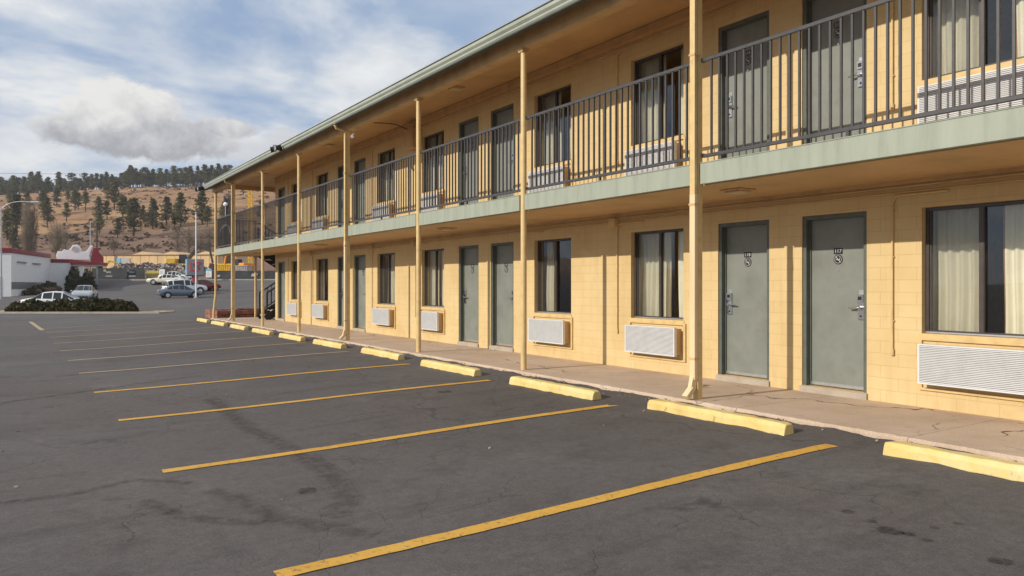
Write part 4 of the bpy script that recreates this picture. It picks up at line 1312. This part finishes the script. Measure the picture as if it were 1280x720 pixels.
for ya, yb, t_, lab in ((214.5, 215.5, 128, 'highest thin power wire, crossing in front of the treetops'), (271, 272.5, 131, 'thin power wire crossing halfway up the hillside'), (277, 278, 134, 'thin power wire just below the middle one on the hillside'), (293.5, 295.5, 128, 'lowest dark power wire crossing the foot of the hillside')):
    pts = []
    for q in range(25):
        f = q / 24; px = -260 + f * 800
        v_ = at(px, ya + (yb - ya) * f, t_); v_.z += 1.0 * ((2 * f - 1) ** 2 - .4) * .9; pts.append(v_)
    m = MB(); m.tube(pts, .022, 5); tag(m.build('power_wire', M['black']), lab, 'wire')

# ------------------------------------------------------------------ building site beyond the road
def fence(px0, px1, t, h, label, marks, name='construction_fence', mat='mesh_black'):
    a = Vector(site(px0, t)); b = Vector(site(px1, t)); d = b - a; L = d.length; an = math.atan2(d.y, d.x)
    f_ = thing(name, (a.x, a.y, ground(a.x, a.y)), label, 'fence', rz=an)
    d.normalize(); n_ = max(3, int(L / 2.4)); m = MB(); zs = []
    for q in range(n_ + 1): v_ = a + d * (L * q / n_); zs.append(ground(v_.x, v_.y) - f_.location.z)
    for q in range(n_):
        x0, x1 = L * q / n_, L * (q + 1) / n_
        m.add([(x0, 0, zs[q]), (x1, 0, zs[q + 1]), (x1, .05 * math.sin(q), zs[q + 1] + h), (x0, .05 * math.sin(q - 1), zs[q] + h), (x0, .03, zs[q]), (x1, .03, zs[q + 1]), (x1, .05 * math.sin(q) + .03, zs[q + 1] + h), (x0, .05 * math.sin(q - 1) + .03, zs[q] + h)],
              [(0, 1, 2, 3), (7, 6, 5, 4), (3, 2, 6, 7)])
    m.build('cloth', M[mat], f_)
    for q in range(n_ + 1):
        m = MB(); m.tube([(L * q / n_, .07, zs[q] - .1), (L * q / n_, .07, zs[q] + h + .08)], .035, 6); m.build('fence_post', M['steel'], f_)
    m = MB()
    for (fx, fz, w_, hh, sl) in marks:
        zb = zs[int(fx * n_)]
        m.add([(L * fx, -.06, zb + h * fz), (L * fx + w_, -.06, zb + h * fz), (L * fx + w_ + sl, -.06, zb + h * fz + hh), (L * fx + sl, -.06, zb + h * fz + hh)], [(0, 1, 2, 3)])
    if marks: m.build('printed_mark', M['mark_grey'], f_)
    return f_
mk = []
rnd = random.Random(9)
for fx in (.22, .66):
    for q in range(9): mk.append((fx + q * .016, .58 + .12 * (q < 3) + rnd.uniform(-.03, .03), .10, .24 if q > 2 else .34, .06))
    for q in range(8): mk.append((fx + .04 + q * .016, .24, .10, .18, .03))
fence(115, 181, 117.5, 1.75, 'black cloth construction fence with pale printed marks along the far road', mk)
fence(183, 203, 118.5, 1.3, 'short yellow banner on the fence behind the cream saloon', [(.1, .3, .8, .25, 0), (.5, .6, .6, .2, 0)], 'fence_banner', 'banner_y')
fence(262, 356, 117.5, 1.35, 'dark cloth construction fence seen between the end posts of the motel', [(.55, .35, .9, .45, .2), (.1, .3, .4, .3, .1)])
# kerb of the far road
m = MB(); pts = [site(px, 115.2 + 0 * px) for px in range(60, 420, 8)]
for a, b in zip(pts, pts[1:]):
    za, zb = ground(*a), ground(*b); dx = Vector((ST, CT)) * 1.6
    m.add([(a[0], a[1], za - .2), (b[0], b[1], zb - .2), (b[0], b[1], zb + .16), (a[0], a[1], za + .16), (b[0] + dx.x, b[1] + dx.y, zb + .18), (a[0] + dx.x, a[1] + dx.y, za + .18)], [(0, 1, 2, 3), (3, 2, 4, 5)])
tag(m.build('pavement', M['concrete']), kind='structure')

# rubble heap
m = MB(); rnd = random.Random(12); a = Vector(site(132, 134)); b = Vector(site(262, 134)); d = b - a; L = d.length; d.normalize(); nn = Vector((-d.y, d.x)); nx, ny_ = 60, 12
def heap(s, o):
    e = sstep(min(s, 1 - s) / .12) * math.cos(o * math.pi / 2) ** .8
    return e * (1.55 + .8 * mnoise.noise((s * 9, o, 2)) + .5 * mnoise.noise((s * 30, o * 3, 5)))
for i in range(nx + 1):
    for j in range(ny_ + 1):
        s, o = i / nx, j / ny_ * 2 - 1; p = a + d * (s * L) + nn * (o * 4.5)
        m.v.append((p.x, p.y, ground(p.x, p.y) - .1 + heap(s, o)))
for i in range(nx):
    for j in range(ny_): m.f.append((i * (ny_ + 1) + j, (i + 1) * (ny_ + 1) + j, (i + 1) * (ny_ + 1) + j + 1, i * (ny_ + 1) + j + 1)); m.m.append(0); m.sm.append(False)
for _ in range(1300):
    s, o = rnd.random(), rnd.uniform(-1, .4); p = a + d * (s * L) + nn * (o * 4.5); z = ground(p.x, p.y) + heap(s, o)
    w_ = [rnd.uniform(.08, .5) * rnd.uniform(.5, 1) for _ in range(3)]
    v0 = Vector((p.x, p.y, z)); u1 = Vector((rnd.gauss(0, 1), rnd.gauss(0, 1), rnd.gauss(0, .5))).normalized()
    m.bar(v0 - u1 * w_[0], v0 + u1 * w_[0], w_[1], w_[2], rnd.choice((0, 1, 1, 2, 2, 0)))
tag(m.build('rubble_heap', [M['rubble'], M['rub_l'], M['rub_d']]), 'long heap of broken demolition rubble behind the construction fence', 'rubble', kind='stuff')

# long tan building behind the heap
a = Vector(site(122, 152)); b = Vector(site(272, 150)); d = b - a; L = d.length; gz = min(ground(*a), ground(*b))
tb = thing('site_building', (a.x, a.y, gz), 'long low tan boarded building with shallow gables behind the rubble heap', 'building', rz=math.atan2(d.y, d.x))
ztop = 7.3 - gz
m = MB(); m.box(0, L, 0, 6, -1, ztop)
for q in range(1, 14): m.box(L * q / 14 - .05, L * q / 14 + .05, -.05, 0, -1, ztop - .02)
m.build('wall', M['timber'], tb)
for q in (.38, .62, .9):
    m = MB(); m.prism([(L * q - 2.6, ztop), (L * q + 2.6, ztop), (L * q, ztop + .75)], -.15, 6.2); m.build('gable', M['timber'], tb)
m = MB(); m.box(-.2, L + .2, -.2, 6.2, ztop + .001, ztop + .12); m.build('roof', M['shingle'], tb)
for px, w_, nm, mt in ((148, .7, 'window', 'blue_sign'), (157, 1.0, 'door', 'mark_grey')):
    s = L * (px - 122) / 150; m = MB(); m.box(s - w_, s + w_, -.10, -.051, ztop - 1.9, ztop - .55); m.build(nm, M[mt], tb)

def excavator(px, t, s, yaw, mat, label, armm=None):
    armm = armm or mat
    x, y, z = base_at(px, t); e_ = thing('excavator', (x, y, z), label, 'excavator', rz=yaw); e_.scale = (s, s, s)
    for q in (-1, 1):
        m = MB(); m.prism([(-1.8, .1), (-1.9, .5), (-1.5, .85), (1.5, .85), (1.9, .5), (1.8, .1), (1.4, 0), (-1.4, 0)], q * 1.1 - .3, q * 1.1 + .3); m.build('track', M['rub_d'], e_, bevel=.05)
    m = MB(); m.box(-1.9, 1.0, -1.2, 1.2, 1.0, 1.35); m.box(-2.1, -.6, -1.25, 1.25, 1.35, 2.2); m.build('house', mat, e_, bevel=.12)
    m = MB(); m.prism([(-.5, 1.35), (.95, 1.35), (.95, 2.1), (.6, 2.9), (-.5, 2.9)], .25, 1.2); m.build('cab', M['carglass'], e_, bevel=.06)
    m = MB(); m.bar((.7, -.2, 1.5), (2.6, -.2, 4.2), .35, .5); m.bar((2.5, -.2, 4.15), (4.6, -.2, 3.6), .32, .42); m.build('boom', armm, e_, bevel=.04)
    m = MB(); m.bar((4.4, -.2, 3.8), (4.9, -.2, 1.5), .28, .35); m.build('stick', armm, e_, bevel=.03)
    m = MB(); m.prism([(4.6, 1.5), (5.3, 1.3), (5.4, .5), (4.8, .3), (4.3, .8)], -.7, .3); m.build('bucket', M['rub_d'], e_, bevel=.04)
excavator(227, 141, 1.15, FACE + R(8), M['mach_y'], 'yellow excavator with a dark arm on the rubble heap behind the light blue sign', M['rub_d'])
excavator(302, 131, .95, FACE + R(150), M['mach_o'], 'orange excavator seen behind the skips between the motel end posts')
excavator(124, 128, .62, FACE + R(20), M['mach_y'], 'small yellow digger behind the fence by the green street sign')

def skip(px, t, w_, h, mat, label):
    x, y, z = base_at(px, t); s_ = thing('skip', (x, y, z), label, 'skip', rz=FACE)
    m = MB(); m.box(-w_ / 2, w_ / 2, -1, 1, .1, h)
    for q in range(7): xx = -w_ / 2 + w_ * (q + .5) / 7; m.box(xx - .05, xx + .05, -1.07, -1, .1, h - .02)
    m.build('tub', mat, s_); m = MB(); m.box(-w_ / 2 - .06, w_ / 2 + .06, -1.1, 1.06, h, h + .1); m.build('rim', mat, s_)
skip(281.5, 123, 2.5, 2.0, M['mach_y'], 'yellow ribbed skip behind the end posts of the motel')
skip(303.5, 123, 2.3, 1.85, M['rub_l'], 'pale grey ribbed skip right of the yellow one')

# drill rig and lattice mast
x, y, z = base_at(284, 140); hh = EYE + (356 - 245) * 140 / 943 - z
dr = thing('drill_rig', (x, y, z), 'dark drilling rig mast with a white sheave, between the end posts of the motel', 'drill rig', rz=FACE)
m = MB()
for sx in (-.42, .42):
    for sy in (-.35, .35): m.box(sx - .09, sx + .09, sy - .09, sy + .09, 0, hh)
q = .5
while q < hh - .6: m.bar((-.42, -.35, q), (.42, -.35, q + .7), .09, .09); m.bar((.42, -.35, q + .7), (-.42, -.35, q + 1.4), .09, .09); m.box(-.42, .42, -.05, .05, q, q + .1); q += 1.4
m.box(-.3, .3, -.2, .3, 0, hh * .97)
m.build('mast', M['rub_d'], dr)
m = MB(); m.blob((-.1, -.6, hh - 1.6), (.42, .3, .42), 3, .05); m.build('sheave', M['white'], dr)
m = MB(); m.tube([(-.1, -.55, hh - 2.0), (-.1, -.55, hh - 5.5)], .09, 8); m.build('rod', M['steel'], dr)
m = MB(); m.tube([(-1.0, -.5, hh - 6.9), (-.85, -.5, hh - 6.1), (-.1, -.5, hh - 5.4), (.55, -.5, hh - 5.8), (.8, -.5, hh - 6.9)], .2, 8); m.build('yoke', M['white'], dr)
m = MB(); m.box(-1.4, 1.4, -1.4, 1.6, 0, 1.6); m.build('carrier', M['mach_y'], dr, bevel=.1)
x, y, z = base_at(313, 146); hh = EYE + (356 - 215) * 146 / 943 - z
cr = thing('crane_mast', (x, y, z), 'yellow lattice crane mast rising behind the end of the motel balcony', 'crane', rz=FACE)
m = MB()
for sx in (-.3, .3):
    for sy in (-.3, .3): m.box(sx - .06, sx + .06, sy - .06, sy + .06, 0, hh)
m.build('leg', M['mach_y'], cr)
m = MB(); q = .3
while q < hh - 1:
    for sy in (-.3, .3): m.bar((-.3, sy, q), (.3, sy, q + .6), .07, .07); m.bar((.3, sy, q + .6), (-.3, sy, q + 1.2), .07, .07)
    for sx in (-.3, .3): m.bar((sx, -.3, q), (sx, .3, q + .6), .07, .07); m.bar((sx, .3, q + .6), (sx, -.3, q + 1.2), .07, .07)
    q += 1.2
m.build('lattice', M['mach_y'], cr)

def board(px, t, w_, h, lift, label, top=None):
    x, y, z = base_at(px, t); b_ = thing('notice_board', (x, y, z), label, 'sign', rz=FACE)
    m = MB(); m.box(-w_ / 2, w_ / 2, -.03, .03, lift, lift + h); m.build('panel', M['white'], b_)
    m = MB()
    for q in range(4): m.box(-w_ * .36, w_ * (.1 + .07 * (q % 3)), -.045, -.031, lift + h * (.2 + .16 * q), lift + h * (.26 + .16 * q))
    m.build('printed_mark', M['mark_grey'], b_)
    if top: m = MB(); m.box(-w_ / 2, w_ / 2, -.05, .05, lift + h, lift + h * 1.35); m.build('header', M[top], b_)
    for s in (-1, 1): m = MB(); m.box(s * w_ * .42 - .04, s * w_ * .42 + .04, .031, .09, 0, lift + h); m.build('leg', M['steel'], b_)
board(202.5, 116, .85, 1.2, .45, 'white notice board behind the roof of the cream saloon')
board(261, 114, .85, .95, .5, 'white notice board with a blue header left of the bent end post', 'blue_sign')

# ------------------------------------------------------------------ pines on the hill
def pine_meshes(seed, style):
    rnd = random.Random(seed); st = random.getstate(); random.seed(seed)
    tr = MB(); tr.tube([(0, 0, -.06), (.006, 0, .3), (0, .006, .65), (0, 0, .97)], [.019, .016, .010, .003], 7)
    cr_ = MB(); z = style['low']
    while z < .985:
        f = (z - style['low']) / (1 - style['low'])
        rad = style['r'] * (min(1, .45 + f * 2.2) * (1 - f) ** style['p'] + .035)
        for q in range(rnd.choice((2, 3, 3, 4))):
            an = rnd.uniform(0, 6.283); rr = rad * rnd.uniform(.35, 1.1); dz_ = rr * rnd.uniform(-.12, .25)
            e = Vector((math.cos(an) * rr, math.sin(an) * rr, z + dz_))
            if rr > .05: tr.tube([(0, 0, z), e * .97 + Vector((0, 0, .0))], [.006, .002], 4, cap=False)
            for w_ in (1.0, .62):
                if rnd.random() > style['den']: continue
                c = Vector((e.x * w_, e.y * w_, z + dz_ * w_)); s = (.034 + .05 * rad / style['r']) * rnd.uniform(.7, 1.25)
                for _ in range(10):
                    p = c + Vector((rnd.gauss(0, s * .55), rnd.gauss(0, s * .55), rnd.gauss(.006, s * .34)))
                    cr_.leaf(p, .0155 * rnd.uniform(.6, 1.4), 0, .45, rnd.choice((.7, 1.5)))
        z += rnd.uniform(.022, .042)
    random.setstate(st)
    return tr.mesh('trunk', M['bark']), cr_.mesh('crown', M['pine'])


STY = [dict(low=.30, r=.20, p=.75, den=.85), dict(low=.22, r=.23, p=.9, den=.9), dict(low=.40, r=.17, p=.6, den=.75), dict(low=.16, r=.25, p=1.0, den=.92), dict(low=.48, r=.20, p=.5, den=.7), dict(low=.28, r=.16, p=.8, den=.8)]
PROTO = []
for i, s in enumerate(STY):
    PROTO.append(pine_meshes(30 + i, s))


def pine(px, t, h, label, group, i, wide=1.0):
    x, y = site(px, t)
    o = thing('pine_tree', (x, y, ground(x, y) - .1), label, 'tree', group, rz=random.uniform(0, 6.28))
    o.scale = (h * wide, h * wide, h)
    a, b = PROTO[i % len(PROTO)]
    inst('trunk', a, o); inst('crown', b, o)
    return o


def ground_t(px, y_img, t0=185, t1=432):
    """depth at which the hill is seen at a given image height"""
    for q in range(0, 500):
        t = t0 + (t1 - t0) * q / 499
        x, y = site(px, t)
        if 356 - 943 * (ground(x, y) - EYE) / t <= y_img: return t
    return t1


random.seed(21)
ridge = [(0, 221), (8, 225), (17, 219), (30, 220), (39, 214), (48, 215), (60, 221), (73, 214), (82, 225), (90, 216), (97, 222), (106, 216), (115, 217), (121, 216), (127, 217), (133, 215), (142, 222), (151, 216), (158, 213), (163, 206), (170, 210), (181, 209), (186, 216), (191, 211), (200, 210), (208, 211), (217, 207), (225, 210), (232, 209), (238, 208), (247, 207), (256, 205), (265, 206), (273, 204), (281, 206), (287, 206)]
more = []
for i, (px, ty) in enumerate(ridge):
    more.append((px, ty, 418 + random.uniform(-6, 10)))
    more.append((px + random.uniform(2, 5), ty + random.uniform(4, 9), 425 + random.uniform(-4, 10)))
    more.append((px + random.uniform(-4, 4), ty + random.uniform(3, 14), 412 + random.uniform(-14, 14)))
    if px > 165 or px < 50: more.append((px + random.uniform(-3, 6), ty + random.uniform(5, 12), 405 + random.uniform(-6, 10)))
for px in range(2, 290, 5): more.append((px + random.uniform(-2, 2), (224 if px < 140 else 214) + random.uniform(-3, 7), 432 + random.uniform(-5, 12)))
for px in range(-160, 0, 7): more.append((px, 222 + random.uniform(-4, 6), 420 + random.uniform(-8, 10)))
lab_l = 'dark ponderosa pine in the loose row along the left half of the hilltop'
lab_r = 'dark ponderosa pine in the dense row along the right half of the hilltop'
for i, (px, ty, t) in enumerate(more):
    x, y = site(px, t); top = EYE + (356 - ty) * t / 943; h = max(7, top - ground(x, y))
    r_ = px > 145
    pine(px, t, h, lab_r if r_ else lab_l, 'pines along the right half of the ridge' if r_ else 'pines along the left half of the ridge', random.randrange(6), random.uniform(1.15, 1.6))
slope = [(153.5, 282, 244, 2, 'tall slim pine on the open slope, left of the mid slope group'),
         (147, 298, 272, 1, 'short pine low on the slope, directly below the tall slim pine'),
         (163, 284, 253, 5, 'thin pine on the slope between the tall slim pine and a bushier pair'),
         (167, 298, 248, 0, 'tall pine with a long bare foot in the middle of the slope'),
         (179, 279, 256, 1, 'small round pine alone on the slope left of the three big pines'),
         (191, 287, 247, 3, 'leftmost of the three big bushy pines on the right of the slope'),
         (208, 283, 245, 1, 'middle one of the three big bushy pines on the right of the slope'),
         (226, 284, 240, 3, 'rightmost and largest of the three big bushy pines on the slope'),
         (218, 285, 266, 5, 'small pine tucked between the middle and the largest bushy pine'),
         (253, 281, 236, 3, 'broad pine on the slope just left of the motel roof corner'),
         (259, 284, 258, 0, 'shorter pine beside the broad one by the motel roof corner'),
         (280, 282, 252, 1, 'pine seen behind the drilling rig mast'),
         (326, 276, 249, 1, 'pine seen through the end balcony of the motel'),
         (21, 296, 243, 0, 'tall dark pine left of the bare poplar behind the diner'),
         (9, 300, 262, 3, 'dark pine at the left edge behind the street lamp'),
         (18, 316, 284, 1, 'low dark pine behind the diner parapet at the left'),
         (59, 285, 246, 1, 'dark pine just right of the tall bare poplar'),
         (54, 270, 238, 0, 'pine higher up the slope behind the tall bare poplar'),
         (83, 277, 252, 5, 'lone small pine on the slope above the rooftop sign'),
         (71, 259, 234, 0, 'upper slope pine with bare trunk, left of a pair below the hilltop'),
         (85, 256, 238, 2, 'upper slope pine under the gap in the left hilltop row'),
         (94, 263, 236, 0, 'bare footed pine on the upper slope right of the lamp head'),
         (98, 262, 240, 5, 'slender pine beside the bare footed one on the upper slope'),
         (107, 264, 239, 2, 'thin pine on the upper slope left of the wooden utility pole'),
         (123, 276, 245, 3, 'dense pine on the slope above the wooden utility pole'),
         (124, 293, 264, 1, 'dense pine right behind the top of the wooden utility pole'),
         (134, 275, 250, 5, 'thin pine right of the dense pine above the utility pole'),
         (143, 262, 226, 0, 'pine below the tallest hilltop trees, left of centre'),
         (35, 262, 238, 3, 'dark pine on the upper slope over the lamp arm'),
         (12, 258, 236, 1, 'dark pine on the upper slope above the lamp pole'),
         (134, 252, 228, 2, 'pine just below the hilltop near the dip in the row')]
for px, by_, ty, i, lab in slope:
    t = ground_t(px, by_); x, y = site(px, t); h = (EYE + (356 - ty) * t / 943) - ground(x, y)
    pine(px, t, h, lab, None, i, 1.45 if i in (0, 2, 5) else 1.3)

# ------------------------------------------------------------------ bare trees
def bare(px, t, h, spread, n, label, upright, name='bare_tree', r0=.16):
    x, y = site(px, t); o = thing(name, (x, y, ground(x, y) - .05), label, 'tree')
    rnd = random.Random(int(px * 10)); tr = MB(); cr_ = MB()
    tr.tube([(0, 0, 0), (0, 0, h * .3), (.05, 0, h * .6), (0, .05, h * .95)], [r0, r0 * .8, r0 * .45, .02], 7)
    for _ in range(n):
        z0 = h * rnd.uniform(.05, .7); an = rnd.uniform(0, 6.28); ln = h * rnd.uniform(.2, .45) * (1.1 - .5 * z0 / h)
        dx = Vector((math.cos(an), math.sin(an), 0)); p0 = Vector((0, 0, z0)); rad = spread * rnd.uniform(.3, 1)
        p1 = p0 + dx * rad * .6 + Vector((0, 0, ln * .4)); p2 = p0 + dx * rad * (.9 if upright else 1.2) + Vector((0, 0, ln))
        cr_.tube([p0, p1, p2], [.035, .025, .008], 4, cap=False)
        for _ in range(6):
            f = rnd.uniform(.2, 1); s = p0.lerp(p1, f * 2) if f < .5 else p1.lerp(p2, f * 2 - 1)
            e = s + Vector((rnd.gauss(0, .2 * spread), rnd.gauss(0, .2 * spread), h * rnd.uniform(.04, .13) * (1 if upright else .6)))
            cr_.tube([s, e], [.018, .006], 3, cap=False)
    tr.build('trunk', M['twig'], o); cr_.build('branches', M['twig'], o)
    return o
bare(36, 165, 14.5, 2.3, 330, 'tall bare grey poplar with upswept twigs behind the diner', True, 'poplar_tree')
bare(71, 172, 9.5, 2.6, 150, 'lower bare grey tree behind the rooftop sign', True)
bare(82, 178, 8.0, 2.0, 60, 'slight bare tree between the rooftop sign and the grey metal pole', True)
bare(222, 178, 7.5, 2.8, 80, 'leftmost bare grey bush at the foot of the hill above the light blue sign', False)
bare(236, 181, 9.0, 3.0, 110, 'tall bare grey bush at the foot of the hill just left of the white pole', False)
bare(250, 176, 8.0, 2.8, 90, 'bare grey bush at the foot of the hill just right of the white pole', False)
bare(262, 182, 9.0, 2.6, 90, 'bare grey bush at the foot of the hill behind the bent end post', False)
bare(142, 185, 4.5, 1.6, 40, 'small bare bush on the bank above the tan building', False)

# dry scrub over the slope, uncountable
m = MB(); rnd = random.Random(77); st_ = random.getstate(); random.seed(5)
for _ in range(1500):
    t = rnd.uniform(190, 430) if rnd.random() < .75 else rnd.uniform(180, 260); px = rnd.uniform(-140, 370); x, y = site(px, t)
    if mnoise.noise((x * .03, y * .03, 1)) < rnd.uniform(-.5, .35): continue
    z = ground(x, y); s = rnd.uniform(.25, 1.0) * (1.5 if rnd.random() < .12 else 1)
    for _ in range(9):
        m.leaf((x + rnd.gauss(0, s * .7), y + rnd.gauss(0, s * .7), z + abs(rnd.gauss(0, s * .45))), s * .38, 0, .3, 1.2)
random.setstate(st_)
tag(m.build('hillside_scrub', M['scrub']), 'dry brown scrub scattered over the hillside', 'scrub', kind='stuff')

# loose grit and leaf scraps gathered along the walkway edge and over the lot
m = MB(); rnd = random.Random(3)
for _ in range(420):
    if rnd.random() < .88: x, y = 6.30 - abs(rnd.gauss(0, .16)), rnd.uniform(1.5, 30)
    else: x, y = rnd.uniform(-2, 6.2), rnd.uniform(2.5, 22)
    s = rnd.uniform(.004, .013); z = ground(x, y)
    m.bar((x - s, y, z + s * .4), (x + s, y + rnd.uniform(-s, s), z + s * .5), s * 1.2, s * .8, rnd.choice((0, 1, 1, 2)))
tag(m.build('grit', [M['concrete'], M['rubble'], M['dirt']]), 'pale grit and leaf scraps along the walkway edge', 'grit', kind='stuff')

# thin dry air between the lot and the hill
m = MB(); m.box(-7500, 7500, -7500, 7500, -2.5, 110.0)
k = NT('thin_haze')
k.t.nodes.remove(k.bsdf)
pv = k.n('ShaderNodeVolumePrincipled'); pv.inputs['Color'].default_value = rgb(.86, .90, .97); pv.inputs['Density'].default_value = .00026; pv.inputs['Anisotropy'].default_value = .2
k.l(pv.outputs[0], k.out.inputs['Volume'])
hz = m.build('haze', k.mat); tag(hz, kind='stuff')
SC.cycles.volume_bounces = 0
